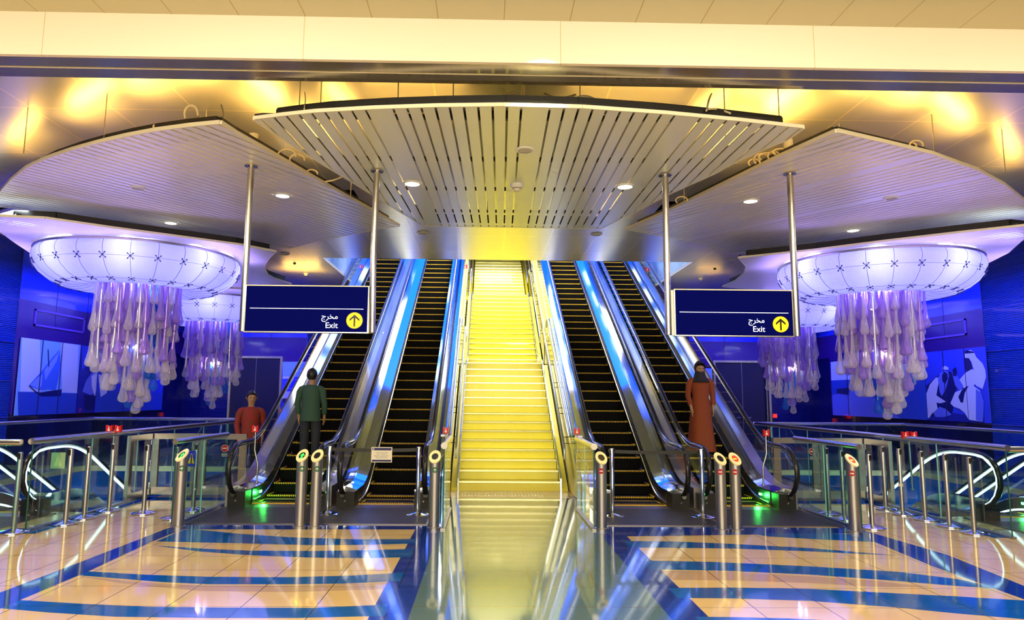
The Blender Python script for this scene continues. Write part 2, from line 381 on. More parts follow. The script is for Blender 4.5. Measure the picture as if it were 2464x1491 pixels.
# blue cross bands in front of the escalator plates
lay([(440, 1257), (1030, 1259), (1022, 1273), (405, 1273)], m_navyt, .0005)
lay([(1478, 1262), (2030, 1270), (2100, 1282), (1487, 1290)], m_navyt, .0005)
LS = [  # left stripes (blue) between pale bands
 [(440, 1274), (468, 1273), (580, 1284), (700, 1292), (860, 1297), (1013, 1296), (1004, 1307), (863, 1310), (754, 1311), (600, 1307), (376, 1302)],
 [(372, 1312), (500, 1320), (600, 1324), (754, 1325), (880, 1323), (996, 1320), (988, 1340), (860, 1342), (754, 1341), (600, 1335), (480, 1326)],
 [(186, 1383), (212, 1374), (350, 1382), (500, 1387), (700, 1388), (848, 1384), (972, 1377), (963, 1397), (826, 1403.6), (700, 1405), (500, 1405), (396, 1400)],
 [(4, 1463), (48, 1443), (200, 1452), (357, 1459), (540, 1461), (754, 1461.6), (932, 1454), (924.5, 1481), (718, 1486), (500, 1486), (277, 1483), (120, 1473)]]
RS = [
 [(1501, 1301), (1620, 1302), (1744, 1307), (1950, 1318), (2160, 1336), (1950, 1326), (1764, 1319), (1600, 1317), (1516, 1317)],
 [(1800, 1282), (1950, 1283), (2060, 1284), (2110, 1294), (2101, 1303), (1950, 1296), (1850, 1290)],
 [(1545, 1348), (1708, 1351), (1950, 1362), (2160, 1375), (2300, 1392), (2414, 1416), (2300, 1409), (2121, 1394), (1950, 1382), (1764, 1373), (1563, 1369)],
 [(1608, 1414), (1764, 1413), (1950, 1416), (2121, 1425), (2300, 1434), (2464, 1444), (2600, 1456), (2600, 1500), (2464, 1489), (2300, 1475), (2160, 1461), (1950, 1445), (1764, 1439), (1630, 1438)],
 [(1675, 1483), (1764, 1484), (1900, 1487), (2000, 1492), (2100, 1500), (1685, 1498)]]
for p in LS+RS: lay(p, m_bluet, .0007)
# oblique borders of the two patterned fields
lay([(555, 1200), (412, 1267), (200, 1349), (0, 1425), (-300, 1540), (-200, 1545), (0, 1464), (48, 1443), (212, 1374), (369, 1301), (468, 1262), (560, 1222)], m_navyt, .0009)
lay([(1935, 1205), (2060, 1268), (2093, 1280), (2279, 1334), (2464, 1409), (2700, 1500), (2700, 1545), (2464, 1441), (2240, 1360), (2069, 1288), (2000, 1262), (1925, 1226)], m_navyt, .0009)
# blue edging along the railings of the wells and a band behind
layw(-5.62, -5.32, 8.6, 16.6, m_bluet, .0008); layw(mir(-5.32), mir(-5.62), 8.6, 16.6, m_bluet, .0008)
layw(-5.4, -3.95, 11.3, 11.6, m_bluet, .0008); layw(mir(-3.95), mir(-5.4), 11.3, 11.6, m_bluet, .0008)
# faint tan arcs
lay([(186, 1385), (360, 1402), (500, 1408), (700, 1408), (962, 1400), (955, 1416), (700, 1424), (480, 1421), (300, 1404)], m_tan, .0004)
lay([(1575, 1372), (1764, 1376), (1950, 1386), (2100, 1396), (2240, 1412), (2100, 1411), (1950, 1402), (1764, 1396), (1590, 1394)], m_tan, .0004)
struct(fl, 'floor', flip=False)
# wells
for s, (a, b, c, d), nm in ((0, WELL[0], 'wall_well_left'), (1, WELL[1], 'wall_well_right')):
    k = MB()
    k.box(a-.1, a, c, d+3, -4.6, -.12, m_well); k.box(b, b+.1, c, d+3, -4.6, -.12, m_well)
    k.box(a, b, d+3, d+3.1, -4.6, -.12, m_well); k.box(a, b, c-.1, c, -4.6, -.12, m_well)
    k.box(a, b, c, d+3, -4.7, -4.6, m_cream)
    struct(k, nm)
    area('well_fill', ((a+b)/2, 15.5, -1.0), 2.4, 70, (.55, .8, 1), (PI*.3, 0, 0), 1.5)  # added fill lights to brighten the dark wells
    area('well_fill', ((a+b)/2, 10.0, 4.3), 1.6, 80, (.75, .9, 1), (math.radians(14), 0, 0), .2)
# ceilings
HOLES = [(-3.85, 4.87, 16.05, 23.0), (-.72, 1.22, 7.2, 7.75), (-2.7, -2.1, 10.6, 11.9), (4.2, 5.9, 9.05, 9.9), (2.9, 3.5, 11.0, 12.1), (-5.75, -5.0, 9.0, 9.35)]
ce = MB()
for a, b, c, d in rects_minus((XL, XR, 5.9, YB), HOLES): ce.box(a, b, c, d, HC, HC+.06, m_ceil)
struct(ce, 'ceiling')
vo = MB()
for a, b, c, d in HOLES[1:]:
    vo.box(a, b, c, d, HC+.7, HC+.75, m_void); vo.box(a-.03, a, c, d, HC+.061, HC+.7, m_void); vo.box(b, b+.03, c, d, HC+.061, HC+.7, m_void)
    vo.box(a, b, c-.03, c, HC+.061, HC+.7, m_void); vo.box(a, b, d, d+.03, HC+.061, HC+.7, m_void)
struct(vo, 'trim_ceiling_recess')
nc = MB(); nc.box(-12, 13, -6, 5.42, 4.745, 4.80, m_ceilnear); struct(nc, 'ceiling_near')
be = MB(); be.box(-12, 13, 5.40, 5.44, 4.375, 4.82, m_fascia); struct(be, 'trim_beam_fascia')
be = MB(); be.box(-12, 13, 5.44, 5.60, 4.375, 4.42, m_soffit); be.box(-12, 13, 5.60, 5.625, 4.40, 4.43, m_dark)
be.box(-12, 13, 5.625, 5.64, 4.378, 4.42, m_trim); be.box(-12, 13, 5.64, 5.76, 4.385, 4.42, m_soffit); be.box(-12, 13, 5.74, 5.9, 4.42, 4.92, m_soffit)
struct(be, 'trim_beam_underside')
PANELS = []; SHAFT_PANELS = []
# shaft above the opening
sh = MB()
m_shaft = wavebump(mat('shaft_mosaic', (.02, .22, .72), .2, coat=.3), 9, .5)
noise_vary(m_shaft, .9, (.01, .12, .55), (.45, .65, .9), stretch=(1, .5, .5))
sh.box(-3.97, -3.87, 16.05, 30, HC+.07, 9.6, m_shaft); sh.box(4.89, 4.99, 16.05, 30, HC+.07, 9.6, m_shaft)
sh.box(-3.87, 4.89, 29.9, 30, 4, 9.6, m_shaft); sh.box(-3.97, 4.99, 15.98, 16.04, HC+.07, 9.6, m_shaft)
struct(sh, 'wall_stair_shaft')
m_shc = mat('shaft_ceiling_glow', (.02, .10, .75), .3, emit=(.004, .11, 1), es=1.5)  # blue glow added to the ceiling for the steel decks to mirror
m_shl = mat('shaft_glow_panel', (1, 1, 1), .4, emit=(.85, 1, .92), es=1.7)  # added glowing panels, mirrored as white patches on the decks
for s_ in (-1, 1):
    for i in range(7):
        for xo_, wd_ in ((2.72, .5), (4.05, .3)):
            PANELS.append((XC+s_*xo_, 17.2+i*1.05, wd_))
sc = MB(); sc.box(-3.97, 4.99, 15.98, 30, 9.6, 9.7, m_shc); struct(sc, 'ceiling_shaft')
for x, y, w_ in PANELS: sc = MB(); sc.box(x-w_, x+w_, y-.30, y+.30, 9.57, 9.6, m_shl); SHAFT_PANELS.append(sc)
for i, sc in enumerate(SHAFT_PANELS): tag(sc.build('glow_panel'), 'added white glow panel for deck reflections in the stair shaft ceiling', 'ceiling light', 'added glow panels in the shaft ceiling')
uf = MB(); uf.box(-3.86, 4.88, 24.4, 29.9, 7.2, 7.4, m_beige); struct(uf, 'floor_upper')

# walls -----------------------------------------------------------------
def wall(side):
    X = XL if side == 'left' else XR; s = -1 if side == 'left' else 1
    k = MB(); Ym = 14.75; Ye = 21.6
    def strip(y0, y1, z0, z1, m, t=.0): 
        xa, xb = (X-.12, X+t) if s < 0 else (X-t, X+.12)
        k.box(xa, xb, y0, y1, z0, z1, m)
    strip(-6, Ym, -.12, HC, m_mosaic)
    for yy in (13.2, 11.6): strip(yy, yy+.015, 0, HC, m_navym, .01)
    for zz in (.55, 1.15, 1.9, 2.7, 3.6): strip(9, Ym, zz, zz+.012, m_navym, .01)
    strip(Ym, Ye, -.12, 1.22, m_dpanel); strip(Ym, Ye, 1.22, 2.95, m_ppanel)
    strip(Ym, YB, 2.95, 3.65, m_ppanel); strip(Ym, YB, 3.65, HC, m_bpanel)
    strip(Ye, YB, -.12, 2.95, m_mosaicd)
    for yy in (Ym, 16.05, 17.3, 18.6, 19.9, 21.2): strip(yy, yy+.015, 2.95, HC, m_ink, .006)
    # raised rectangle on the indigo band
    for (y0, y1, z0, z1) in ((15.3, 17.2, 3.45, 3.49), (15.3, 17.2, 3.12, 3.16), (15.3, 15.34, 3.12, 3.49), (17.16, 17.2, 3.12, 3.49)): strip(y0, y1, z0, z1, m_frm, .02)
    struct(k, 'wall_'+side)
wall('left'); wall('right')
bk = MB()
for s in (-1, 1):
    a, b = (XL, -3.87) if s < 0 else (4.89, XR)
    def q(x0, x1, z0, z1, m, t=0): 
        x0, x1 = (x0, x1) if s < 0 else (mir(x1), mir(x0))
        bk.box(x0, x1, YB-t, YB+.12, z0, z1, m)
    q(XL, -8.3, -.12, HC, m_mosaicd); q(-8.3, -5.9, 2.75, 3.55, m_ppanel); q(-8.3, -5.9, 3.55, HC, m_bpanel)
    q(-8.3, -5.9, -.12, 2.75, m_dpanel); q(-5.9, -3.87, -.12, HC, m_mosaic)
    q(-5.92, -5.89, 0, HC, m_navym, .02); q(-7.1, -7.085, 2.75, HC, m_ink, .01)
struct(bk, 'wall_back')
ub = MB(); ub.box(-3.87, 4.89, YB, YB+.12, -.12, 4.0, m_dark); struct(ub, 'wall_under_stairs')
# double doors in the back wall
for n_, (x0, x1, y0, y1), nm in ((1, (560, 676, 864, 1005), 'left'), (2, (1720, 1846, 878, 1020), 'right')):
    a = D(x0, y0, YB-.03).x; b = D(x1, y0, YB-.03).x; z = 2.85
    k = MB(); k.box(a, b, YB-.06, YB-.005, 0, z, mat('door_leaf_%s' % nm, (.006, .006, .03), .3)); d_ = struct(k, 'door_%d' % n_)
    k = MB(); k.box(a-.07, a, YB-.1, YB-.005, 0, z+.07, m_steel); k.box(b, b+.07, YB-.1, YB-.005, 0, z+.07, m_steel); k.box(a, b, YB-.1, YB-.005, z, z+.07, m_steel)
    k.build('door_frame', d_)
    k = MB(); mm = (a+b)/2; k.box(mm-.006, mm+.006, YB-.07, YB-.06, 0, z, m_steelr); k.build('door_gap_strip', d_)
    for dx in (-.12, .12):
        k = MB(); k.tube([(mm+dx, YB-.06, 1.05), (mm+dx, YB-.12, 1.05), (mm+dx*2, YB-.12, 1.05)], .012, m_steel, 8); k.build('door_handle', d_)
def wb(mb, name, root, smooth=False, label=None):   # part given in world coordinates under a thing standing at root.location
    o = mb.build(name, root, smooth); o.location = -root.location
    if label: o['label'] = label
    return o

# ------------------------------------------------------------------ escalators
K30 = .5774
def ramp(t, w=.45): return 0 if t < -w else (t if t > w else (t+w)**2/(4*w))
def escalator(cx, half, Y0, down, label, nsteps, led=False, outer=0, lampsides=(), ext=(.13, .13), group=None):
    """Y0 = front of the newel base; comb .3 m behind it; outer cladding widths ext=(left,right)"""
    root = thing('escalator', label, 'escalator', (cx, Y0, 0), 0, group)
    sg = -1 if down else 1
    comb = Y0+.32; knee = comb+.65
    def g(Y): return sg*K30*ramp(Y-knee)
    Yend = knee+nsteps*.3464-.2
    Ys = [Y0, Y0+.15, Y0+.3, Y0+.5, Y0+.7]+[knee-.4+.1*i for i in range(11)]+[knee+1+i*(Yend-knee-1)/6 for i in range(1, 7)]
    Ys = sorted(set(round(y, 3) for y in Ys))
    st = half-.2                              # half width of the steps
    # floor plate and comb
    b = MB(); b.box(cx-half-.12, cx+half+.12, Y0-1.35, comb-.02, .001, .012, m_steelfloor)
    for i in range(26): b.box(cx-half-.10, cx+half+.10, Y0-1.32+i*.05, Y0-1.30+i*.05, .012, .015, m_skirt)
    wb(b, 'floor_plate', root)
    b = MB(); b.box(cx-st, cx+st, comb-.02, comb+.12, .002, .022, m_yel)
    for i in range(28): b.box(cx-st+.02+i*(2*st-.04)/28, cx-st+.035+i*(2*st-.04)/28, comb-.01, comb+.13, .022, .028, m_black)
    wb(b, 'comb_plate', root)
    # steps: riser + tread with yellow front edge, one shared mesh
    sm = MB(); zt = 0
    sm.box(-st+.012, st-.012, 0, .36, -.03, 0, m_step)
    sm.box(-st+.012, st-.012, -.004, .02, -.20 if not down else -.03, -.004, m_step)
    for i in range(30):
        x = -st+.02+i*(2*st-.04)/30; sm.box(x, x+(2*st-.04)/60, -.008, .034, -.020, .003, m_yel)
    for i in range(40):
        x = -st+.02+i*(2*st-.04)/40; sm.box(x, x+.007, -.006, -.003, -.19, -.014, m_groove)
    sm.box(-st+.012, -st+.04, 0, .34, 0, .002, m_yel); sm.box(st-.04, st-.012, 0, .34, 0, .002, m_yel)
    first = None
    for i in range(-1, nsteps):
        Y = knee+i*.3464; z = g(Y+.02) if i < 2 else g(Y)
        z = sg*.2*max(0, i)+(.05*sg if i >= 0 else 0) if i < 1 else g(Y)
        if i < 0: z = .004; Y = comb+.12
        if first is None: first = sm.build('step', root); o = first
        else: o = first.copy(); C.objects.link(o)
        o.location = (0, Y-Y0, z)
    for s in (-1, 1):
        e = ext[0] if s < 0 else ext[1]
        gx = cx+s*(half-.02)                    # glass / handrail line
        x = lambda d: cx+s*d
        # newel base box
        b = MB(); b.box(min(x(st+.01), x(half+.07)), max(x(st+.01), x(half+.07)), Y0, Y0+.38, 0, .235, m_blackp)
        b.disc(((x(half-.05)), Y0-.002, .10), (1, 0, 0), (0, 0, 1), .012, m_steel, 10)
        nb = wb(b, 'newel_base', root)
        b = MB(); b.tube([(gx, Y0+.02, .17), (gx, Y0-.04, .19)], .035, m_black, 10); b.build('rail_inlet', nb)
        # skirt panel beside the steps
        secs = []
        for Y in Ys[2:]:
            z = g(Y); lo = -.18 if Y > comb else 0
            lo2 = max(z+lo, 0) if (not down and Y < comb+.2) else z+lo
            secs.append([(x(st), Y, lo2), (x(st), Y, z+.24), (x(st+.02), Y, z+.24), (x(st+.02), Y, lo2)])
        b = MB(); b.sweep(secs, m_skirt if not outer else m_skirt); sk = wb(b, 'skirt_panel', root)
        b = MB(); b.tube([(x(st-.015), Y, g(Y)+.07+(.0 if Y > comb+.1 else .0)) for Y in Ys if Y > comb-.15], .014, m_led if led else m_steel, 8)
        b.build('skirt_guard', sk, True)
        # inner deck
        secs = [[(x(st-.004), Y, g(Y)+.235), (x(st-.004), Y, g(Y)+.25), (x(half-.03), Y, g(Y)+.30), (x(half-.03), Y, g(Y)+.235)] for Y in Ys[1:]]
        b = MB(); b.sweep(secs, m_deck); ind = wb(b, 'inner_deck', root)
        # outer deck and cladding
        lowf = (lambda Y: 0.0) if not down else (lambda Y: 0.0 if Y < Y0+.8 else g(Y)-.8)
        def bot(Y):
            if down: return .0 if Y < Y0+.5 else g(Y)-.75
            return max(0.0, g(Y)-.75)
        secs = [[(x(half-.03), Y, bot(Y)), (x(half-.03), Y, g(Y)+.30), (x(half+e), Y, g(Y)+.30), (x(half+e), Y, bot(Y))] for Y in Ys[1:]]
        b = MB(); b.sweep(secs, m_deck if not outer else m_steelr); wb(b, 'outer_cladding', root)
        # glass panels with thin joints
        gl = MB(); je = MB(); y = Y0+.10
        cuts = [Y0-.02, Y0+1.15, Y0+2.3]
        while cuts[-1] < Yend: cuts.append(cuts[-1]+1.15)
        for a, c in zip(cuts, cuts[1:]):
            c = min(c, Yend)-.008
            if c <= a+.05: break
            n = 7; secs = []
            for i in range(n+1):
                Y = a+(c-a)*i/n
                zb, zt = g(Y)+.29, g(Y)+.90
                if Y < Y0+.3:
                    f = (Y0+.3-Y)/.36; zt -= .16*f*f; 
                secs.append([(gx-.005, Y, zb), (gx-.005, Y, zt), (gx+.005, Y, zt), (gx+.005, Y, zb)])
            gl.sweep(secs, m_glass)
        nd = [(gx-.005, Y0-.02+.0, .3)]
        D_ = [(Y0-.02, .29), (Y0-.02, .82), (Y0-.14, .76), (Y0-.235, .66), (Y0-.27, .55), (Y0-.245, .43), (Y0-.16, .33), (Y0-.05, .28)]
        gl.prism([(gx-.005, a, c) for a, c in D_], (.01, 0, 0), m_glass)
        wb(gl, 'glass_panel', root)
        # handrail
        pth = [(gx, Y0+.12, .20), (gx, Y0+.0, .21), (gx, Y0-.12, .27), (gx, Y0-.22, .37), (gx, Y0-.28, .50), (gx, Y0-.285, .62), (gx, Y0-.24, .75), (gx, Y0-.15, .85), (gx, Y0-.02, .91), (gx, Y0+.15, .935)]
        pth += [(gx, Y, g(Y)+.94) for Y in Ys if Y > Y0+.25]
        b = MB(); b.tube(pth, .040, m_black, 12, flat=.62); hr = wb(b, 'handrail', root, True)
        gp = [(gx, q[1]+(.045 if i_ < 8 else 0), q[2]-(.045 if i_ > 6 else 0)) for i_, q in enumerate(pth)]
        b = MB(); b.tube(gp, .030 if led else .022, m_led if led else m_steelr, 8, flat=.5); b.build('handrail_track', hr, True)
        if s in lampsides:
            b = MB(); b.box(min(x(st-.004), x(st-.012)), max(x(st-.004), x(st-.012)), Y0+.62, Y0+.72, .13, .165, m_greenlamp)
            o = b.build('direction_lamp', sk)
            point('lamp_glow', (x(st-.08), Y0+.6, .14), 6, (.05, 1, .1), .03).parent = None
    return root
H1, H2 = 1.93, 3.51
YE = 10.62
NS = 38
e1 = escalator(XC-H2, .665, YE, False, 'wide outer escalator left of the stairs with a green lamp on its left skirt', NS, outer=1, lampsides=(-1,), ext=(.16, .1))
e2 = escalator(XC-H1, .635, YE, False, 'stopped escalator just left of the yellow stairs closed by a black belt with a notice', NS, ext=(.08, .14))
e3 = escalator(XC+H1, .635, YE, False, 'stopped escalator just right of the yellow stairs closed by a plain black belt', NS, ext=(.14, .08))
e4 = escalator(XC+H2, .665, YE, False, 'outer escalator right of the stairs with a bright green lamp on its right skirt', NS, outer=1, lampsides=(1,), ext=(.1, .16))
SX = 7.12
for s, nm in ((-1, 'left'), (1, 'right')):
    escalator(XC+s*SX, .63, 9.72, True, 'descending escalator in the %s well, the one next to the glass railing' % nm, 13, led=True, lampsides=(s,), ext=(.12, .12))
    escalator(XC+s*(SX+1.62), .63, 9.72, True, 'descending escalator in the %s well, the one nearest the blue side wall' % nm, 13, led=True, lampsides=(), ext=(.12, .12))

# ------------------------------------------------------------------ stairs
SL, SR = -.455, 1.345
st = thing('staircase', 'wide bright yellow staircase rising in three flights between the escalators', 'staircase', (XC, 12.63, 0))
RISE, RUN = .165, .292
sm = MB(); hw = (SR-SL)/2
sm.box(-hw, hw, 0, RUN+.05, -RISE, -.004, m_stair); first = None
sn = MB(); sn.box(-hw, hw, -.018, .05, -.026, .0, m_nose)
Y = 12.63; h = 0; flights = []
for fl_ in range(3):
    y0, h0 = Y, h
    for i in range(15):
        h += RISE
        if first is None: first = sm.build('step', st); fn = sn.build('step_nosing', first); o = first
        else:
            o = first.copy(); C.objects.link(o); q = fn.copy(); C.objects.link(q); q.parent = o
        o.location = (0, Y-12.63, h); last = Y; Y += RUN
    b = MB(); b.box(-hw, hw, last+RUN-12.63, last+RUN+1.25-12.63 if fl_ < 2 else last+RUN+.3-12.63, h-RISE, h-.002, m_stair); b.build('landing', st)
    flights.append((y0, h0, last, h)); Y = last+RUN+1.2
for s in (-1, 1):                            # slabs under, stringers, side strip
    xa = SL if s < 0 else SR
    b = MB()
    for (y0, h0, y1, h1) in flights:
        q = lambda x: [(x, y0-.02, h0+.0), (x, y0-.02, h0+.22), (x, y1+.02, h1+.06), (x, y1+.02, h1-.2)]
        b.hexa(q(xa), q(xa+s*.028), m_mirror)
        b.box(min(xa, xa+s*.028), max(xa, xa+s*.028), y1+.02, y1+1.5, h1-.25, h1+.08, m_mirror)
    wb(b, 'stringer', st)
    b = MB()                                 # tiled margin strip under the rails
    for (y0, h0, y1, h1) in flights:
        q = lambda x: [(x, y0, h0-.02), (x, y0, h0+.05), (x, y1+.02, h1-.05), (x, y1+.02, h1-.3)]
        b.hexa(q(xa+s*.03), q(xa+s*.14), m_stair)
    wb(b, 'side_margin', st)
# handrails of the stairs, one per side
for s, nm in ((-1, 'left'), (1, 'right')):
    xa = (SL if s < 0 else SR)+s*.05; xo = xa+s*.10
    r = thing('stair_handrail', 'tubular steel handrail on brackets along the %s edge of the yellow stairs' % nm, 'handrail', (xa, 12.3, 0))
    for i, (y0, h0, y1, h1) in enumerate(flights):
        b = MB(); a = (xa, y0-.25, h0+.80); c = (xa, y1+.1, h1+.86)
        b.tube([(xa, y0-.27, h0+.58), (xa, y0-.29, h0+.70), a, c, (xa, y1+.35, h1+.84), (xa+s*.05, y1+.42, h1+.72)], .022, m_rail, 10); wb(b, 'lower_tube', r, True)
        b = MB(); b.tube([(xo, y0-.30, h0+.98), (xo, y1+.05, h1+1.08), (xo, y1+.4, h1+1.08), (xo, y1+.48, h1+.9)], .022, m_rail, 10); wb(b, 'upper_tube', r, True)
        n = 5
        for k in range(n):
            for d in (-.08, .08):
                t = (k+.3)/n+d*.25; yy = y0-.25+(y1-y0+.35)*t; zz = h0+.80+(h1-h0+.06)*t
                b = MB(); b.tube([(xa, yy, zz-.02), (xa, yy, zz-.06), (xo+s*.01, yy, zz-.06)], .007, m_black, 6); b.disc((xo+s*.012, yy, zz-.06), (0, 1, 0), (0, 0, 1), .02, m_black, 10)
                wb(b, 'bracket', r)
    # glass balustrade beside
    gb = thing('stair_balustrade', 'glass balustrade with steel cladding between the stairs and the escalator on the %s' % nm, 'balustrade', (xo, 12.0, 0))
    for i, (y0, h0, y1, h1) in enumerate(flights):
        b = MB(); n = 5
        ya, yb = y0-(.75 if i == 0 else .3), y1+(1.0 if i < 2 else .1)
        for k in range(n):
            a, c = ya+(yb-ya)*k/n+.005, ya+(yb-ya)*(k+1)/n-.005
            def hh(Y): return max(h0, min(h1, h0+(Y-y0)*RISE/RUN))
            q = lambda x: [(x, a, hh(a)-.0), (x, a, hh(a)+.95), (x, c, hh(c)+.95), (x, c, hh(c))]
            b.hexa(q(xo+s*.01), q(xo+s*.02), m_glass)
        wb(b, 'glass_pane', gb)
    xi = xo+s*.03; xe = XC+s*(H1-.635-.15)
    Yk = YE+.97
    def gg(Y): return K30*ramp(Y-Yk)
    Ys_ = [11.7+.15*i for i in range(8)]+[13+i for i in range(12)]
    b = MB(); b.sweep([[(xi, Y, max(0, gg(Y)-.6)), (xi, Y, gg(Y)+.98), (xi+s*.02, Y, gg(Y)+1.0), (xe-s*.06, Y, gg(Y)+.55), (xe, Y, gg(Y)+.30), (xe, Y, max(0, gg(Y)-.6))] for Y in Ys_], m_cladb)
    wb(b, 'steel_cladding', gb)
    b = MB(); b.sweep([[(xi-s*.012, Y, max(0.01, gg(Y)-.62)), (xi-s*.012, Y, gg(Y)+.42), (xi-s*.002, Y, gg(Y)+.42), (xi-s*.002, Y, max(0.01, gg(Y)-.62))] for Y in Ys_], m_side)
    wb(b, 'inner_panel', gb)
    b = MB(); b.box(min(xi, xe), max(xi, xe), 11.64, 11.70, 0, 1.0, m_glassg); wb(b, 'end_pane', gb)
    b = MB(); b.box(min(xi, xe)-.02, max(xi, xe)+.02, 11.58, 11.72, 1.0, 1.03, m_steel); wb(b, 'end_cap', gb)
ts = MB()
for i in range(25): ts.box(XC-.83+i*.0565, XC-.83+i*.0565+.022, 12.0, 12.34, .001, .006, m_steel)
for i in range(4): ts.box(1.16+i*.05+.45-.1, 1.16+i*.05+.02+.35, 12.05, 12.34, .001, .006, m_steel)
tag(ts.build('tactile_strip'), 'row of short steel tactile bars on the beige floor before the yellow stairs', 'tactile strip')

# ------------------------------------------------------------------ railings and partitions
def railing(name, label, x, y0, y1, hgt, r, npan, cat='railing', chan=None, panes=m_glassg, bentfar=None):
    t = thing(name, label, cat, (x, y0, 0))
    b = MB(); b.tube([(x, y0-.03, hgt), (x, y1, hgt)], r, m_steel, 16); wb(b, 'top_rail', t, True)
    for k in range(npan):
        a = y0+(y1-y0)*k/npan+.006; c = y0+(y1-y0)*(k+1)/npan-.006
        b = MB(); b.box(x-.007, x+.007, a+.004, c-.004, .01, hgt-r+.01, panes)
        g = wb(b, 'glass_pane', t)
        b = MB(); b.box(x-.0085, x+.0085, a, a+.006, .01, hgt-r+.01, m_gedge if k == 0 else m_gedge2); b.build('glass_edge', g)
    b = MB(); ch = chan if chan else y1; b.box(x-.03, x+.03, y0-.02, ch, .001, .022, m_steelr); wb(b, 'base_channel', t)
    return t
railing('glass_railing', 'long green glass railing with steel top rail along the left escalator well', -5.52, 8.72, 16.5, 1.07, .04, 6)
railing('glass_railing', 'long green glass railing with steel top rail along the right escalator well', mir(-5.52), 8.55, 16.5, 1.08, .04, 6)
railing('glass_partition', 'short glass partition with round steel rail at the left end of the gate line', -3.955, 9.12, 10.9, 1.05, .036, 2, 'partition')
railing('glass_partition', 'short glass partition with round steel rail at the right end of the gate line', 4.83, 9.05, 10.9, 1.05, .036, 2, 'partition')
railing('glass_partition', 'short glass partition with thick rail between the stairs and the left belt barrier', -.515, 8.95, 10.6, 1.035, .042, 2, 'partition', panes=m_glass)
railing('glass_partition', 'short glass partition with thick rail between the stairs and the right belt barrier', 1.385, 8.95, 10.6, 1.035, .042, 2, 'partition', panes=m_glass)
# rail across the back of each well and beyond the frame edges
for s, nm in ((-1, 'left'), (1, 'right')):
    xa, xb = sorted((XC+s*5.96, XC+s*9.75))
    t = thing('glass_railing', 'far glass railing across the back of the %s escalator well' % nm, 'railing', ((xa+xb)/2, 16.7, 0))
    b = MB(); b.tube([(xa, 16.7, 1.08), (xb, 16.7, 1.08)], .035, m_steel, 12); wb(b, 'top_rail', t, True)
    for k in range(3):
        a = xa+(xb-xa)*k/3; b = MB(); b.box(a+.01, a+(xb-xa)/3-.01, 16.693, 16.707, .01, 1.05, m_glassg); wb(b, 'glass_pane', t)
    xo = XC+s*9.6
    t = thing('glass_railing', 'glass railing between the %s well and the rippled blue wall' % nm, 'railing', (xo, 13, 0))
    b = MB(); b.tube([(xo, 9.6, 1.08), (xo, 16.6, 1.08)], .035, m_steel, 12); wb(b, 'top_rail', t, True)
    for k in range(4):
        b = MB(); b.box(xo-.006, xo+.006, 9.7+k*1.72, 9.7+k*1.72+1.7, .01, 1.05, m_glassg); wb(b, 'glass_pane', t)
    xo = XC+s*6.03
    x1_ = XC+s*7.6; xa, xb = sorted((xo, x1_))
    t = thing('front_railing', 'steel capped glass railing at the very %s edge, before the well' % nm, 'railing', ((xa+xb)/2, 8.6, 0))
    b = MB(); b.tube([(xa, 8.62, 1.06), (xb, 8.62, 1.06)], .04, m_steel, 12); wb(b, 'top_rail', t, True)
    b = MB(); b.box(xa, xb, 8.613, 8.627, .01, 1.03, m_glassg); wb(b, 'glass_pane', t)
# gates between the railings and the outer escalators
for s, nm in ((-1, 'left'), (1, 'right')):
    x0, x1 = XC+s*5.86, XC+s*4.33
    t = thing('gate', 'steel framed glass gate closing the gap on the %s side of the outer escalator' % nm, 'gate', ((x0+x1)/2, 11.6, 0))
    yy = 11.6; n = 2
    for k in range(n):
        a = x0+(x1-x0)*k/n+.01*(-s); c = x0+(x1-x0)*(k+1)/n
        a, c = sorted((a, c)); b = MB()
        b.box(a, a+.11, yy-.03, yy+.03, .05, 1.02, m_steel); b.box(c-.11, c, yy-.03, yy+.03, .05, 1.02, m_steel)
        b.box(a+.11, c-.11, yy-.03, yy+.03, .93, 1.02, m_steel); b.box(a+.11, c-.11, yy-.03, yy+.03, .05, .17, m_steel)
        f = wb(b, 'leaf_frame', t); b = MB(); b.box(a+.11, c-.11, yy-.006, yy+.006, .17, .93, m_glass); b.build('leaf_glass', f)
        for z in (.2, .55, .88):
            b = MB(); b.tube([(a if s < 0 else c, yy-.035, z-.04), (a if s < 0 else c, yy-.035, z+.04)], .012, m_mirror, 8); b.build('hinge', f)
    # return leaf towards the camera, folded open
    b = MB(); xx = x0; b.box(xx-.03, xx+.03, yy-.75, yy-.06, .93, 1.02, m_steel); b.box(xx-.03, xx+.03, yy-.75, yy-.66, .05, .93, m_steel); b.box(xx-.03, xx+.03, yy-.66, yy-.06, .05, .15, m_steel)
    b.box(xx-.005, xx+.005, yy-.66, yy-.06, .15, .93, m_glass); wb(b, 'open_leaf', t)
    # round no-entry notice on the glass
    c = D(541 if s < 0 else 2018, 1078, yy-.012) if s < 0 else Vector((XC+4.98, yy-.012, .80))
    b = MB(); b.box(c.x-.062, c.x+.062, yy-.012, yy-.008, c.z-.15, c.z+.075, m_ink); pl = wb(b, 'notice_plate', t)
    b = MB(); b.disc((c.x, yy-.014, c.z), (1, 0, 0), (0, 0, 1), .06, m_white, 24); b.disc((c.x, yy-.0155, c.z), (1, 0, 0), (0, 0, 1), .054, m_redp, 24)
    b.box(c.x-.035, c.x+.035, yy-.018, yy-.017, c.z-.010, c.z+.010, m_white)
    for k in range(4): b.box(c.x-.045, c.x+.045, yy-.015, yy-.014, c.z-.085-k*.016, c.z-.079-k*.016, m_white)
    b.build('no_entry_symbol', pl)

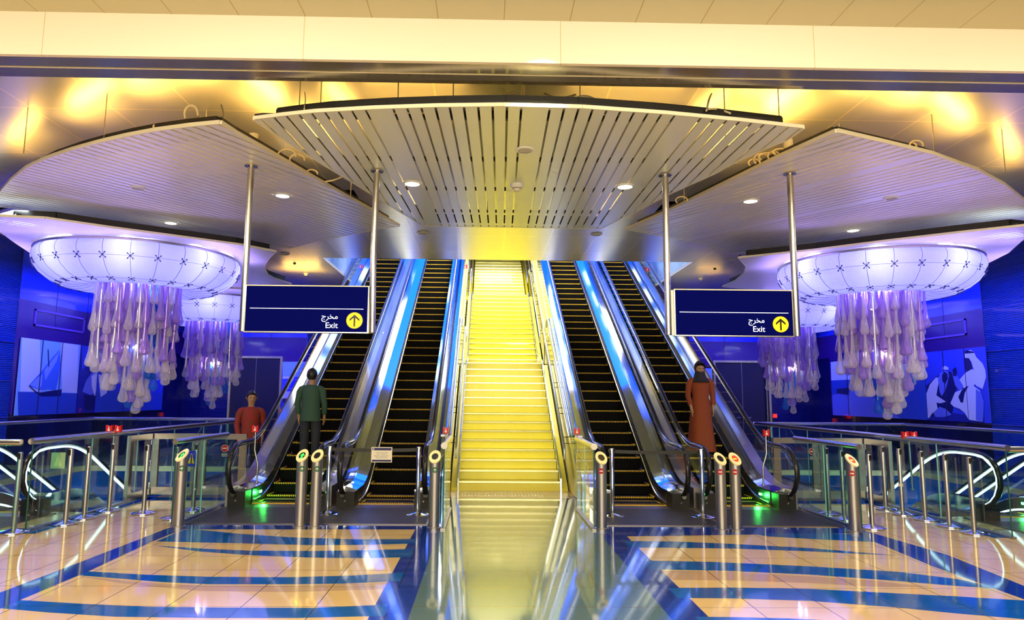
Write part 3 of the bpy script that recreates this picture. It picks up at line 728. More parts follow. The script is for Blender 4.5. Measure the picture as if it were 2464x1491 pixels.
# ------------------------------------------------------------------ bollards
def bollard(x, y, label, disp, up_, lean):
    t = thing('gate_bollard', label, 'bollard', (x, y, 0), 0, None); R = .068
    b = MB(); b.lathe([(.092, 0), (.092, .028), (.075, .034)], m_steelr, 28); b.build('base_collar', t, True)
    # post with an oblique top, rising towards the back
    n = 28; A = lean; ct, sn_ = math.cos(A), math.sin(A)
    def ztop(dx, dy): return .885+(dx*sn_+dy*ct)*1.0
    vs = []; 
    for k in range(n):
        a = 2*PI*k/n; dx, dy = R*math.cos(a), R*math.sin(a); vs.append((dx, dy, .03)); vs.append((dx, dy, ztop(dx, dy)))
    fs = [(2*k, 2*((k+1) % n), 2*((k+1) % n)+1, 2*k+1) for k in range(n)]+[tuple(2*k+1 for k in range(n))]
    b = MB(); b.add(vs, fs, m_steelr); post = b.build('post', t, True)
    u = Vector((ct, -sn_, 0)); v = Vector((sn_, ct, 1)).normalized(); nn = u.cross(v).normalized()
    if nn.y > 0: nn = -nn
    c = Vector((0, 0, .885))
    def ell(r, off, m, sx=1, sy=1.414, ri=0, seg=32):
        cc = c+nn*off
        o = [cc+u*(r*sx*math.cos(2*PI*k/seg))+v*(r*sy*math.sin(2*PI*k/seg)) for k in range(seg)]
        if ri:
            i_ = [cc+u*(ri[0]*math.cos(2*PI*k/seg))+v*(ri[1]*math.sin(2*PI*k/seg)) for k in range(seg)]
            bb.add(o+i_, [(k, (k+1) % seg, seg+(k+1) % seg, seg+k) for k in range(seg)], m)
        else: bb.poly(o, m)
    bb = MB(); seg = 32
    for o1, o2 in ((.0, .018),):
        r_o = [[c+nn*oo+u*(.075*math.cos(2*PI*k/seg))+v*(.102*math.sin(2*PI*k/seg)) for k in range(seg)] for oo in (o1, o2)]
        bb.add(r_o[0]+r_o[1], [(k, (k+1) % seg, seg+(k+1) % seg, seg+k) for k in range(seg)], m_ring)
    ell(.075, .018, m_ring, 1, 1.36, ri=(.043, .052)); bb.build('display_ring', t)
    bb = MB(); ell(.045, .010, m_black if disp != 'red' else m_red, 1, 1.2); dp = bb.build('display', t)
    if disp == 'green':
        cc = c+nn*.0135; pts = [(-.012, -.045), (.012, -.045), (.012, .0), (.032, .0), (0, .042), (-.032, .0), (-.012, .0)]
        bb = MB(); bb.poly([cc+u*a+v*b_ for a, b_ in pts], m_green); bb.build('lit_arrow', dp)
    if disp == 'red':
        cc = c+nn*.0135; bb = MB(); bb.poly([cc+u*a+v*b_ for a, b_ in ((-.026, -.010), (.026, -.010), (.026, .010), (-.026, .010))], m_orange); bb.build('lit_bar', dp)
    # sticker wrapped on the post
    bb = MB(); ph0 = math.atan2(-y, -x)*0-PI/2
    ph0 = math.atan2(-y, -x)
    def onp(a, z, r=R+.0015): return (r*math.cos(ph0+a/R), r*math.sin(ph0+a/R), z)
    zc = .735; rr = .036
    for m, rad, off in ((m_dgreen if up_ else m_darkred, rr, .0015),):
        pts = [onp(rad*math.cos(2*PI*k/20), zc+rad*math.sin(2*PI*k/20), R+off) for k in range(20)]
        bb.add([onp(0, zc, R+off)]+pts, [(0, 1+k, 1+(k+1) % 20) for k in range(20)], m)
    sk = bb.build('sticker', t, flip=False)
    bb = MB()
    if up_:
        bb.poly([onp(a, zc+z, R+.003) for a, z in ((-.004, -.020), (.004, -.020), (.004, .006), (-.004, .006))], m_white)
        bb.poly([onp(a, zc+z, R+.003) for a, z in ((-.011, .004), (.011, .004), (0, .024))], m_white)
    else: bb.poly([onp(a, zc+z, R+.003) for a, z in ((-.018, -.006), (-.006, -.006), (.006, -.006), (.018, -.006), (.018, .006), (.006, .006), (-.006, .006), (-.018, .006))], m_white)
    bb.build('sticker_symbol', sk, flip=False)
    return t
BG = None
bollard(-3.81, 8.99, 'steel bollard with green lit arrow standing alone by the left glass partition', 'green', True, .55)
bollard(-2.315, 9.03, 'steel bollard with green lit arrow, left one of the pair before the left escalators', 'green', True, .25)
bollard(-2.125, 9.03, 'steel bollard with dark display and green sticker, right one of the left pair', 'off', True, .25)
bollard(-.63, 8.99, 'steel bollard with dark display and green sticker just left of the grey path', 'off', True, .1)
bollard(1.48, 8.98, 'steel bollard with dark display and red sticker just right of the grey path', 'off', False, -.2)
bollard(2.995, 8.96, 'steel bollard with dark display and red sticker, left one of the right pair', 'off', False, -.3)
bollard(3.185, 8.96, 'steel bollard with glowing red display, right one of the pair before the right escalators', 'red', False, -.3)
bollard(4.64, 8.87, 'steel bollard with glowing red display standing alone by the right glass partition', 'red', False, -.45)

# ------------------------------------------------------------------ belt stanchions
def stanchion(x, y, label, rz=0, group=None, shiny=False, h=.945):
    t = thing('belt_stanchion', label, 'stanchion', (x, y, 0), rz, group)
    b = MB(); b.lathe([(.165, .004), (.165, .014), (.15, .022), (.06, .04), (.032, .052)], m_mirror, 36); b.build('base', t, True)
    b = MB(); b.lathe([(.030, .045), (.030, h-.008), (.026, h)], m_mirror if shiny else m_steelr, 20); b.build('post', t, True)
    b = MB(); b.box(-.034, .034, -.016, .016, h-.085, h-.012, m_blackp); b.box(-.046, -.03, -.013, .013, h-.06, h-.015, m_black); b.build('belt_head', t)
    return t
SG = None
for x, y, lb in (
    (-5.614, 8.656, 'steel stanchion at the far left edge, nearest the camera of the left row'),
    (-5.345, 9.236, 'steel stanchion by the left railing, second from the left edge, left of a close pair'),
    (-5.35, 9.66, 'steel stanchion by the left railing, behind and right of a close neighbour'),
    (-5.335, 10.25, 'steel stanchion by the left railing between the close pair and the free-standing stanchion'),
    (-4.752, 10.052, 'steel stanchion standing free on the beige floor before the left gate'),
    (-4.17, 9.67, 'steel stanchion half hidden behind the left lone bollard'),
    (-4.179, 10.32, 'steel stanchion seen through glass right behind the left lone bollard'),
    (5.03, 10.31, 'steel stanchion seen through glass on the right, farthest back near the right gate'),
    (5.02, 9.86, 'steel stanchion seen through glass just left of the right lone bollard'),
    (5.05, 9.21, 'steel stanchion directly right of the right lone bollard'),
    (6.124, 10.76, 'right row stanchion farthest from the camera by the right railing'),
    (6.107, 10.306, 'steel stanchion with a torn label on its post, in the right row'),
    (6.159, 9.858, 'steel stanchion in the middle of the right row along the railing'),
    (6.163, 9.356, 'steel stanchion second nearest the camera in the right row'),
    (6.157, 8.876, 'steel stanchion nearest the camera at the right end of the right row')):
    stanchion(x, y, lb, math.radians(random.choice((80, 95, 100))))
for k in (('torn_label'),):
    pass
for x, y, lb in ((-2.2, 10.05, 'shiny stanchion at the left end of the belt with the notice'), (-.935, 10.02, 'shiny stanchion at the right end of the belt with the notice'),
                 (1.80, 9.98, 'shiny stanchion at the left end of the plain belt on the right'), (3.07, 9.96, 'shiny stanchion at the right end of the plain belt on the right')):
    stanchion(x, y, lb, 0, None, True)
def belt(x0, x1, y, lb):
    b = MB(); n = 10; secs = []
    for i in range(n+1):
        t = i/n; x = x0+(x1-x0)*t; z = .90-.012*4*t*(1-t); secs.append([(x, y-.001, z-.024), (x, y+.001, z-.024), (x, y+.001, z+.024), (x, y-.001, z+.024)])
    b.sweep(secs, m_blackp); return tag(b.build('barrier_belt'), lb, 'barrier belt')
belt(-2.155, -.98, 10.04, 'black belt stretched across the inner left escalator behind the paper notice')
belt(1.845, 3.025, 9.97, 'black belt stretched across the inner right escalator between two posts')
# paper notice hanging on the left belt
a = D(894, 1075, 10.02); c = D(943, 1112, 10.02)
t = thing('paper_notice', 'framed white notice with navy bands hanging on the left black belt', 'notice', (0, 0, 0))
b = MB(); b.box(a.x, c.x, 10.018, 10.024, c.z, a.z, m_cream2); b.build('board', t)
w_, h_ = c.x-a.x, a.z-c.z
b = MB(); b.box(a.x+.012, c.x-.012, 10.015, 10.018, a.z-.045, a.z-.010, m_navy); b.build('top_band', t)
b = MB(); b.box(a.x+.012, c.x-.012, 10.015, 10.018, c.z+.010, c.z+.036, m_navy); b.build('bottom_band', t)
def tx(s, size, x, z, m, al='CENTER'): return text(s, size, m, t, facing((x, 10.0165, z)), 'lettering', al, .0003)
mx_ = (a.x+c.x)/2
AF = {'ا': 0xFE8D, 'إ': 0xFE87, 'ة': 0xFE93, 'ت': 0xFE95, 'ح': 0xFEA1, 'د': 0xFEA9, 'ش': 0xFEB5, 'ط': 0xFEC1, 'ظ': 0xFEC5, 'ع': 0xFEC9, 'غ': 0xFECD,
      'ف': 0xFED1, 'ق': 0xFED5, 'ل': 0xFEDD, 'م': 0xFEE1, 'ى': 0xFEEF, 'ي': 0xFEF1}
def arabic(s):                              # joined letter forms in left-to-right order
    out = []
    for i, ch in enumerate(s):
        if ch not in AF: out.append(ch); continue
        two = ch in 'اإةدى'
        pj = i > 0 and s[i-1] in AF and s[i-1] not in 'اإةدى'; nj = i+1 < len(s) and s[i+1] in AF and not two
        out.append(chr(AF[ch]+(3 if pj and nj else 1 if pj else 2 if nj else 0)))
    return ''.join(reversed(out))
tx('Equipment switched off for', .019, mx_, a.z-.128, m_ink); tx('Energy Conservation', .019, mx_, a.z-.152, m_ink)
tx(arabic('تم إيقاف تشغيل المعدات'), .018, mx_, a.z-.078, m_ink)
tx(arabic('للمحافظة على الطاقة'), .018, mx_, a.z-.100, m_ink)
tx('Notice', .010, c.x-.022, a.z-.040, m_white, 'RIGHT')
b = MB(); b.disc((a.x+.032, 10.0145, a.z-.028), (1, 0, 0), (0, 0, 1), .012, m_white, 18, ri=.008); b.box(a.x+.026, a.x+.038, 10.014, 10.0145, a.z-.040, a.z-.034, m_white); b.build('round_emblem', t)
# warning notices on the left
for (x0, y0, x1, y1, Yd, lb, mm) in ((452, 1084, 469, 1122, 10.2, 'small blue board with yellow warning triangle hung beside the left lone bollard', m_bpanel),
                                 (124, 1088, 155, 1127, 9.3, 'pale green board with a faint triangle hung on the second stanchion from the left', glassmat('pale_board', (.6, .8, .6), .06, .2, .75, (.45, .68, .42)))):
    a = D(x0, y0, Yd); c = D(x1, y1, Yd); t = thing('warning_board', lb, 'warning sign', (a.x, Yd, c.z))
    b = MB(); b.box(a.x, c.x, Yd, Yd+.006, c.z, a.z, mm); pl = wb(b, 'board', t)
    mx_, w_ = (a.x+c.x)/2, (c.x-a.x)*(.42 if mm is m_bpanel else .28); zc = (a.z+c.z)/2
    tm = m_signy if mm is m_bpanel else mat('faint_triangle', (.55, .72, .35), .5)
    b = MB(); b.prism([(mx_-w_, Yd-.001, zc-w_*1.4), (mx_+w_, Yd-.001, zc-w_*1.4), (mx_, Yd-.001, zc+w_*1.6)], (0, -.001, 0), mat('warn_yellow', (.85, .6, .02), .4) if mm is m_bpanel else tm)
    tr_ = b.build('triangle', pl)
    if mm is m_bpanel: 
        b = MB(); b.box(mx_-.008, mx_+.008, Yd-.004, Yd-.003, zc-.07, zc+.05, m_ink); b.build('figure', pl)

# ------------------------------------------------------------------ emergency stop buttons
def stop(x, y, z, zb, lb, double=False, bend=-.05, s=.09):
    t = thing('emergency_stop', lb, 'emergency stop button', (x+bend, y, zb))
    b = MB(); b.tube([(x, y+.01, z-.02), (x, y+.01, z-(z-zb)*.4), (x+bend, y, z-(z-zb)*.65), (x+bend, y, zb+.005)], .014, m_steel, 10); b.lathe([(.032, 0), (.032, .014)], m_steel, 16, (x+bend, y, zb)); wb(b, 'bent_pole', t, True)
    for i in range(2 if double else 1):
        xx = x+(i*.13-.065 if double else 0)
        b = MB(); b.prism([(xx-s/2, y-.03, z-s*.55), (xx+s/2, y-.03, z-s*.55), (xx+s/2, y-.03, z+s*.6), (xx, y-.03, z+s*.35), (xx-s/2, y-.03, z+s*.6)], (0, .05, 0), m_redp); bx = wb(b, 'red_box', t)
        b = MB(); b.disc((xx, y-.031, z-.015), (1, 0, 0), (0, 0, 1), .018, m_white, 14); b.box(xx-.006, xx+.006, y-.032, y-.031, z-.01, z+.035, m_white); b.build('hand_symbol', bx)
for (px, py, X0, lb, dbl, bd) in ((1073, 1035, None, 'red emergency stop on bent pole left of the stairs foot', 0, -.16), (1388, 1037, None, 'red emergency stop on bent pole right of the stairs foot', 0, .17),
    (615, 1031, None, 'red emergency stop beside the outer left escalator near the gate', 0, .06), (1843, 1041, None, 'red emergency stop beside the outer right escalator near the gate', 0, -.07),
    (275, 1031, None, 'pair of red emergency stops above the left descending escalator', 1, .0), (2187, 1046, None, 'pair of red emergency stops above the right descending escalator', 1, .0)):
    q = D(px, py, 11.05 if not dbl else 10.6); stop(q.x, q.y, q.z, .31, lb, bool(dbl), bd)
for (px, py, lb, bd) in ((868, 641, 'red emergency stop high on the outer left escalator under the shaft opening', .12), (1120, 641, 'red emergency stop high up just left of the stairs', -.1),
    (1298, 643, 'red emergency stop high up just right of the stairs', .1), (1557, 648, 'red emergency stop high on the outer right escalator under the shaft opening', -.12)):
    q = D(px, py, 20.4); stop(q.x, q.y, q.z, q.z-.80, lb, False, bd, .11)

# ------------------------------------------------------------------ hanging signs
def hanging_sign(x0, y0, x1, y1, Yd, poles, label):
    a = D(x0, y0, Yd); c = D(x1, y1, Yd); zt, zb = a.z, c.z
    t = thing('hanging_sign', label, 'sign', ((a.x+c.x)/2, Yd, zb)); L = (0, 0, 0)
    b = MB(); b.box(a.x, c.x, Yd, Yd+.07, zb, zt, m_sign); wb(b, 'sign_face', t)
    b = MB(); e = .012; b.box(a.x-e, c.x+e, Yd-.004, Yd+.075, zt, zt+e, m_trim); b.box(a.x-e, c.x+e, Yd-.004, Yd+.075, zb-e, zb, m_steel); b.box(a.x-e, a.x, Yd-.004, Yd+.075, zb, zt, m_steel); b.box(c.x, c.x+e, Yd-.004, Yd+.075, zb, zt, m_steel)
    wb(b, 'sign_frame', t)
    for (pt, pb, hh) in poles:
        q = D(*pb, Yd+.03); q2 = D(*pt, Yd+.03)
        b = MB(); b.tube([(q2.x, Yd+.03, hh), (q.x*.5+q2.x*.5, Yd+.03, (hh+zb)/2), (q2.x, Yd+.03, zb-.0)], .037, m_steel, 18); b.box(min(q2.x, (a.x if q2.x < a.x else c.x)), max(q2.x, (a.x if q2.x < a.x else c.x)), Yd+.02, Yd+.04, zb, zt, m_steelr)
        p = wb(b, 'pole', t, True)
        b = MB(); b.lathe([(.075, hh-.014), (.075, hh-.004)], m_steel, 24, (q2.x, Yd+.03, 0)); b.build('pole_flange', p)
    W_, H_ = c.x-a.x, zt-zb
    b = MB(); b.box(a.x+.035*W_, c.x-.035*W_, Yd-.004, Yd-.001, zb+.50*H_, zb+.512*H_, m_signw); wb(b, 'divider_line', t)
    r = .175*H_; cc = (c.x-.105*W_, Yd-.003, zb+.255*H_)
    b = MB(); b.disc(cc, (1, 0, 0), (0, 0, 1), r*1.06, m_black, 40); b.disc((cc[0], Yd-.0045, cc[2]), (1, 0, 0), (0, 0, 1), r, m_signy, 40); d = wb(b, 'arrow_disc', t)
    k = r; ap = [(-.11*k, -.78*k), (.11*k, -.78*k), (.11*k, .33*k), (.62*k, -.10*k), (.62*k, .18*k), (0, .74*k), (-.62*k, .18*k), (-.62*k, -.10*k), (-.11*k, .33*k)]
    b = MB(); b.poly([(cc[0]+x, Yd-.006, cc[2]+z) for x, z in ap], m_black); b.build('arrow', d)
    xr = c.x-.24*W_; base = t.location
    text('Exit', .175*H_*1.02, m_signw, t, facing((xr-base.x, -.004, .085*H_)), 'lettering_exit', 'RIGHT')
    text('\ufe9d\ufeae\ufea8\ufee3', .165*H_, m_signw, t, facing((xr-base.x, -.004, .285*H_)), 'lettering_arabic', 'RIGHT')
    return t
YS = 7.85
hanging_sign(594, 687, 883, 799, YS, (((605, 392), (583, 797), T(605, 392, 4.2, .063).z), ((908, 399), (889, 801), T(908, 399, 4.2, .042).z)), 'navy hanging exit sign left of the stairs with an empty upper half')
hanging_sign(1624, 697, 1909, 808, YS, (((1600, 405), (1608, 806), T(1600, 405, 4.2, .042).z), ((1900, 408), (1918, 808), T(1900, 408, 4.2, .063).z)), 'navy hanging exit sign right of the stairs')

# ------------------------------------------------------------------ hanging slatted canopies
def canopy(label, outline, dirn, pitch, gap, wides, th, m, edge_h, plane, group=None, zoff=.0, phase=0.0, frame=True, hang=()):
    """outline: points on the tilted plane; slats run along dirn (x,y)"""
    a, c = plane
    hz = lambda x, y: a+c*(y-6.1)
    pts = [(p[0], p[1]) for p in outline]
    cx = sum(p[0] for p in pts)/len(pts); cy = sum(p[1] for p in pts)/len(pts)
    t = thing('slatted_canopy', label, 'ceiling canopy', (cx, cy, hz(cx, cy)), 0, group)
    d = Vector((dirn[0], dirn[1])).normalized(); nn = (-d[1], d[0])
    if nn[0] < 0: nn = (d[1], -d[0])
    vals = [nn[0]*p[0]+nn[1]*p[1] for p in pts]; lo, hi = min(vals), max(vals)
    x = lo-phase; k = 0
    while x < hi:
        wdt = pitch*2 if k in wides else pitch
        pc = clip(clip(pts, nn, x+wdt-gap/2), (-nn[0], -nn[1]), -(x+gap/2))
        x += wdt; k += 1
        if len(pc) < 3: continue
        b = MB(); b.prism([(p[0], p[1], hz(*p[:2])) for p in pc], (0, 0, th), m); wb(b, 'slat', t)
    # edge profile
    b = MB(); n = len(pts)
    for i in range(n):
        p, q = Vector(pts[i]), Vector(pts[(i+1) % n]); e = (q-p)
        if e.length < 1e-4: continue
        o = Vector((e.y, -e.x)).normalized()*.018
        sec = lambda r: [(r.x, r.y, hz(*r)-.004), (r.x, r.y, hz(*r)+edge_h), ((r+o).x, (r+o).y, hz(*r)+edge_h), ((r+o).x, (r+o).y, hz(*r)-.004)]
        b.hexa(sec(p), sec(q), m_trim)
    wb(b, 'edge_trim', t)
    if frame:                                # dark carrier frame above the slats
        cen = Vector((cx, cy)); ins = [cen+(Vector(p)-cen)*.93 for p in pts]
        b = MB()
        for i in range(n):
            p, q = ins[i], ins[(i+1) % n]; e = q-p
            if e.length < 1e-4: continue
            o = Vector((e.y, -e.x)).normalized()*.03
            sec = lambda r: [(r.x, r.y, hz(*r)+th+.006), (r.x, r.y, hz(*r)+.15), ((r+o).x, (r+o).y, hz(*r)+.15), ((r+o).x, (r+o).y, hz(*r)+th+.006)]
            b.hexa(sec(p), sec(q), m_dark)
        wb(b, 'carrier_frame', t)
        vals = [d[0]*p[0]+d[1]*p[1] for p in pts]; lo2, hi2 = min(vals), max(vals); y = lo2+.35
        while y < hi2-.2:
            pc = clip(clip(pts, (d[0], d[1]), y+.05), (-d[0], -d[1]), -y)
            if len(pc) >= 3:
                b = MB(); b.prism([(p[0], p[1], hz(*p[:2])+th+.005) for p in pc], (0, 0, .04), m_dark); wb(b, 'carrier_rail', t)
            y += 1.3
    for (px, py, top) in hang:
        b = MB(); b.tube([(px, py, hz(px, py)+.02), (px, py, top)], .006, m_steelr, 6, caps=True); wb(b, 'hanger_rod', t)
    return t
def cable(pts, r, lb, m=None):
    P_ = [Vector(p) for p in pts]; out = []
    for i in range(len(P_)-1):               # smooth curve through the points
        p0, p1, p2, p3 = P_[max(i-1, 0)], P_[i], P_[i+1], P_[min(i+2, len(P_)-1)]
        for k in range(6):
            t = k/6; out.append(.5*((2*p1)+(p2-p0)*t+(2*p0-5*p1+4*p2-p3)*t*t+(3*p1-p0-3*p2+p3)*t**3))
    out.append(P_[-1]); b = MB(); b.tube(out, r, m or m_wire, 6); return tag(b.build('cable', None, True), lb, 'cable', 'loose cables on top of the hanging canopies')

cpl = (4.2, .042)
CO = [(612, 288), (684, 279), (760, 271), (900, 263), (1050, 258), (1210, 256), (1400, 261), (1600, 275), (1780, 292), (1932, 309),
      (1890, 338), (1834, 360), (1770, 389), (1716, 419), (1616, 464), (1535, 506), (1498, 523), (1445, 550), (1330, 548), (1210, 546), (1019, 543), (939, 495), (832, 428), (738, 371), (684, 336)]
CP = [T(x, y, *cpl) for x, y in CO]
p0, p1 = T(1071, 264, *cpl), T(1128, 537, *cpl); q0, q1 = T(1649, 281, *cpl), T(1466, 537, *cpl)
canopy('large centre canopy of wide pale slats running away towards the stairs', CP, (.022, 1), .127, .022, (9, 19, 29), .012, m_slat, .03, cpl, phase=.05,
       hang=[(x, y, HC) for x, y in ((-1.9, 6.7), (-1.7, 6.75), (-.35, 6.55), (.35, 6.5), (.9, 6.5), (2.4, 6.7), (-.9, 6.6), (3.0, 6.8), (-1.6, 8.6), (2.3, 8.6), (0, 10), (1.2, 10))])
spl = (4.2, .063)
LO = [(-60, 520), (0, 466), (26, 436), (65, 405), (109, 384), (174, 362), (240, 344), (305, 329), (375, 316), (458, 305), (530, 298), (567, 322), (632, 358), (741, 421), (829, 471), (899, 509),
      (960, 544), (899, 553), (835, 566), (768, 579), (697, 597), (628, 591), (480, 565), (305, 536), (131, 510), (0, 497)]
RO = [(2013, 318), (2131, 345), (2240, 371), (2349, 410), (2414, 445), (2464, 484), (2520, 545), (2464, 541), (2305, 556), (2131, 578), (1956, 597), (1808, 608), (1760, 608), (1730, 597), (1649, 577), (1569, 564), (1508, 552),
      (1616, 505), (1770, 430), (1870, 381)]
dl = (.377, 1); dr = (-.377, 1)
LP_ = [T(x, y, *spl) for x, y in LO]; RP_ = [T(x, y, *spl) for x, y in RO]
canopy('left canopy of narrow slats with curved front edge, violet lit from below', LP_, (.44, 1), .140, .036, (10, 19), .012, m_slatv, .035, spl,
       hang=[(x, y, HC) for x, y in ((-4.1, 7.2), (-3.2, 7.6), (-2.6, 8.6), (-5.2, 7.6), (-6.1, 8.4), (-2.0, 9.9), (-4.5, 9.6), (-6.5, 10))])
canopy('right canopy of narrow slats with curved front edge, violet lit from below', RP_, (-.44, 1), .140, .036, (10, 19), .012, m_slatv, .035, spl,
       hang=[(x, y, HC) for x, y in ((5.0, 7.4), (4.1, 7.7), (3.5, 8.6), (6.1, 7.8), (7.0, 8.5), (2.9, 9.9), (5.4, 9.6), (7.4, 10))])
rp = (4.13, 0.0)
RL = [(-90, 545), (0, 521), (109, 526), (262, 548), (436, 571), (580, 590), (663, 606), (646, 622), (637, 636), (636, 650), (643, 662), (658, 670), (700, 684), (640, 692), (470, 700), (250, 680), (110, 625), (78, 610), (40, 585), (0, 556)]
RR = [(1778, 621), (1956, 603), (2131, 581), (2305, 561), (2464, 544), (2540, 552), (2464, 572), (2424, 608), (2367, 637), (2250, 690), (2050, 715), (1850, 700), (1740, 690), (1770, 677), (1792, 657), (1796, 641)]
canopy('rear left canopy of narrow slats holding the near left glass chandelier', [T(x, y, *rp) for x, y in RL], (.9, 1), .12, .012, (), .012, m_slatv, .03, rp, frame=True)
canopy('rear right canopy of narrow slats holding the near right glass chandelier', [T(x, y, *rp) for x, y in RR], (-.9, 1), .12, .012, (), .012, m_slatv, .03, rp, frame=True)
for s, nm in ((-1, 'left'), (1, 'right')):
    cx_ = XC+s*7.45; pts = [(cx_+2.6*math.cos(2*PI*k/26)*(1 if math.cos(2*PI*k/26)*s > 0 else 1.15), 18.2+2.3*math.sin(2*PI*k/26)) for k in range(26)]
    canopy('farthest %s canopy of slats above the rear glass chandelier' % nm, pts, (-s*.9, 1), .2, .014, (), .012, m_slatv, .03, (4.10, 0), frame=False)

# downlights, loudspeaker discs, smoke detector
def downlight(px, py, pl, lb, e=35, col=(1, .9, .68), on=True, r=.105):
    q = T(px, py, *pl); t = thing('downlight' if on else 'ceiling_loudspeaker', lb, 'downlight' if on else 'loudspeaker', (q.x, q.y, q.z-.006))
    b = MB(); b.lathe([(r-.012, -.012), (r+.012, -.010), (r+.014, .004)], m_white, 28, cap=False); b.build('trim_ring', t, True)
    b = MB(); b.lathe([(.001, -.006), (r-.012, -.006), (r-.012, .004)], m_lamp if on else m_speaker, 28, cap=False); b.build('lamp_lens' if on else 'grille', t)
    if on: spot('downlight_beam', (q.x, q.y, q.z-.03), e, col, 1.9)
downlight(992, 440, cpl, 'round lit downlight in the centre canopy, left of its middle')
downlight(1504, 447, cpl, 'round lit downlight in the centre canopy, right of its middle')
downlight(680, 469, spl, 'round lit downlight in the left canopy beside the outer sign pole')
downlight(411, 535, spl, 'round lit downlight near the rear edge of the left canopy')
downlight(1806, 482, spl, 'round lit downlight in the right canopy between the sign poles')
downlight(2053, 553, spl, 'round lit downlight near the rear edge of the right canopy')
downlight(1263, 359, cpl, 'round unlit loudspeaker in the middle of the centre canopy', on=False, r=.085)
downlight(332, 451, spl, 'round unlit loudspeaker in the left canopy', on=False, r=.085)
downlight(2145, 475, spl, 'round unlit loudspeaker in the right canopy', on=False, r=.085)
cl_ = (HC-.006, 0)
downlight(1017, 559, cl_, 'flush disc in the metal ceiling left of the stairs opening', on=False, r=.10)
downlight(1435, 563, cl_, 'flush disc in the metal ceiling right of the stairs opening', on=False, r=.10)
downlight(685, 610, cl_, 'flush disc in the ceiling above the left hanging sign', on=False, r=.10)
downlight(1757, 625, cl_, 'flush disc in the ceiling above the right hanging sign', on=False, r=.10)
def detector(px, py, pl, lb, s=1):
    q = T(px, py, *pl); t = thing('smoke_detector', lb, 'smoke detector', (q.x, q.y, q.z-.001))
    b = MB(); b.lathe([(.055*s, -.002), (.055*s, -.02*s), (.045*s, -.03*s)], m_white, 20); b.build('base', t, True)
    b = MB(); b.lathe([(.036*s, -.03*s), (.036*s, -.045*s), (.02*s, -.06*s)], m_cream2, 16)
    b.lathe([(.038*s, -.036*s), (.038*s, -.04*s)], m_dark, 16); b.build('sensor_head', t, True)
detector(1244, 443, cpl, 'white smoke detector under the middle of the centre canopy', 1.5)
detector(736, 657, cl_, 'small smoke detector on the ceiling above the left sign', 1.1)
detector(1686, 668, cl_, 'small smoke detector on the ceiling above the right sign', 1.1)
for px, py, lb in ((709, 633, 'small dark ceiling sensor above the left sign'), (1720, 646, 'small dark ceiling sensor above the right sign')):
    q = T(px, py, *cl_); b = MB(); b.lathe([(.035, -.002), (.04, -.012), (.02, -.03)], m_dark, 16, q); tag(b.build('ceiling_sensor', None, True), lb, 'sensor')
# loose cables
def cb(lst, lb, r=.010, m=None): cable([T(px, py, h, 0) for px, py, h in lst], r, lb, m)
cb([(805, 268, 4.30), (830, 255, 4.38), (850, 250, 4.42), (868, 253, 4.40)], 'cream cable arching over the left part of the centre canopy edge')
cb([(842, 266, 4.3), (856, 252, 4.38), (860, 248, 4.40)], 'short cable leaning on the left part of the centre canopy')
cb([(1195, 244, 4.4), (1220, 228, 4.5), (1240, 222, 4.6)], 'straight cable rising from the middle of the centre canopy')
cb([(1310, 225, 4.6), (1345, 236, 4.5), (1385, 228, 4.6)], 'sagging cable in the dark ceiling recess')
cb([(1378, 247, 4.4), (1392, 234, 4.48), (1415, 233, 4.48), (1440, 244, 4.4)], 'thick cream cable arching beside the ceiling recess', .014)
cb([(1360, 256, 4.32), (1395, 246, 4.38), (1425, 244, 4.38)], 'thin cable lying right of centre on the centre canopy')
cb([(1700, 266, 4.3), (1706, 240, 4.55), (1712, 226, 4.8)], 'cable hanging from the ceiling over the right part of the centre canopy')
cb([(1706, 262, 4.3), (1730, 263, 4.36), (1758, 273, 4.3)], 'cable loop on the right end of the centre canopy')
cb([(732, 262, 4.25), (735, 240, 4.5), (733, 222, 4.8)], 'thin cable hanging from the ceiling over the left end of the centre canopy', .006)
for k, (x, y, w_, h_) in enumerate(((460, 275, 16, 22), (395, 305, 26, 9), (425, 303, 20, 8), (690, 375, 22, 16), (715, 385, 18, 14), (750, 418, 14, 10))):
    pts = [(x+w_*math.cos(a), y-h_*math.sin(a), 4.36+.06*math.sin(a)) for a in [PI*1.15*i/7-.1 for i in range(8)]]
    cb(pts, ['round cable loop standing above the left canopy edge', 'flat cable loop near the left canopy apex', 'second flat cable loop near the left canopy apex', 'cable loop beside the right edge of the left canopy',
             'overlapping cable loop beside the right edge of the left canopy', 'small cable loop farther along the left canopy edge'][k])
cb([(770, 438, 4.4), (800, 434, 4.42), (826, 424, 4.5)], 'cable drooping between the left and centre canopies')
cb([(534, 296, 4.3), (538, 275, 4.5), (532, 252, 4.8)], 'dark cable hanging from the ceiling to the left canopy apex', .007, m_dark)
for k, (x, y, w_, h_) in enumerate(((1850, 378, 24, 10), (1832, 384, 18, 14), (1862, 376, 14, 12), (1815, 392, 14, 9), (1880, 366, 20, 8), (1640, 482, 14, 9), (2205, 350, 16, 12), (2195, 352, 10, 8))):
    pts = [(x+w_*math.cos(a), y-h_*math.sin(a), 4.38+.06*math.sin(a)) for a in [PI*1.3*i/7-.2 for i in range(8)]]
    cb(pts, ['wide cable loop on the left edge of the right canopy', 'cable loop crossing a wider loop by the right canopy', 'small cable loop by the dark gap of the right canopy', 'low cable loop left of the others by the right canopy',
             'cable loop nearest the pole on the right canopy', 'cable loop by the tip of the right canopy', 'cable loop on the front curve of the right canopy', 'inner cable loop on the front curve of the right canopy'][k])
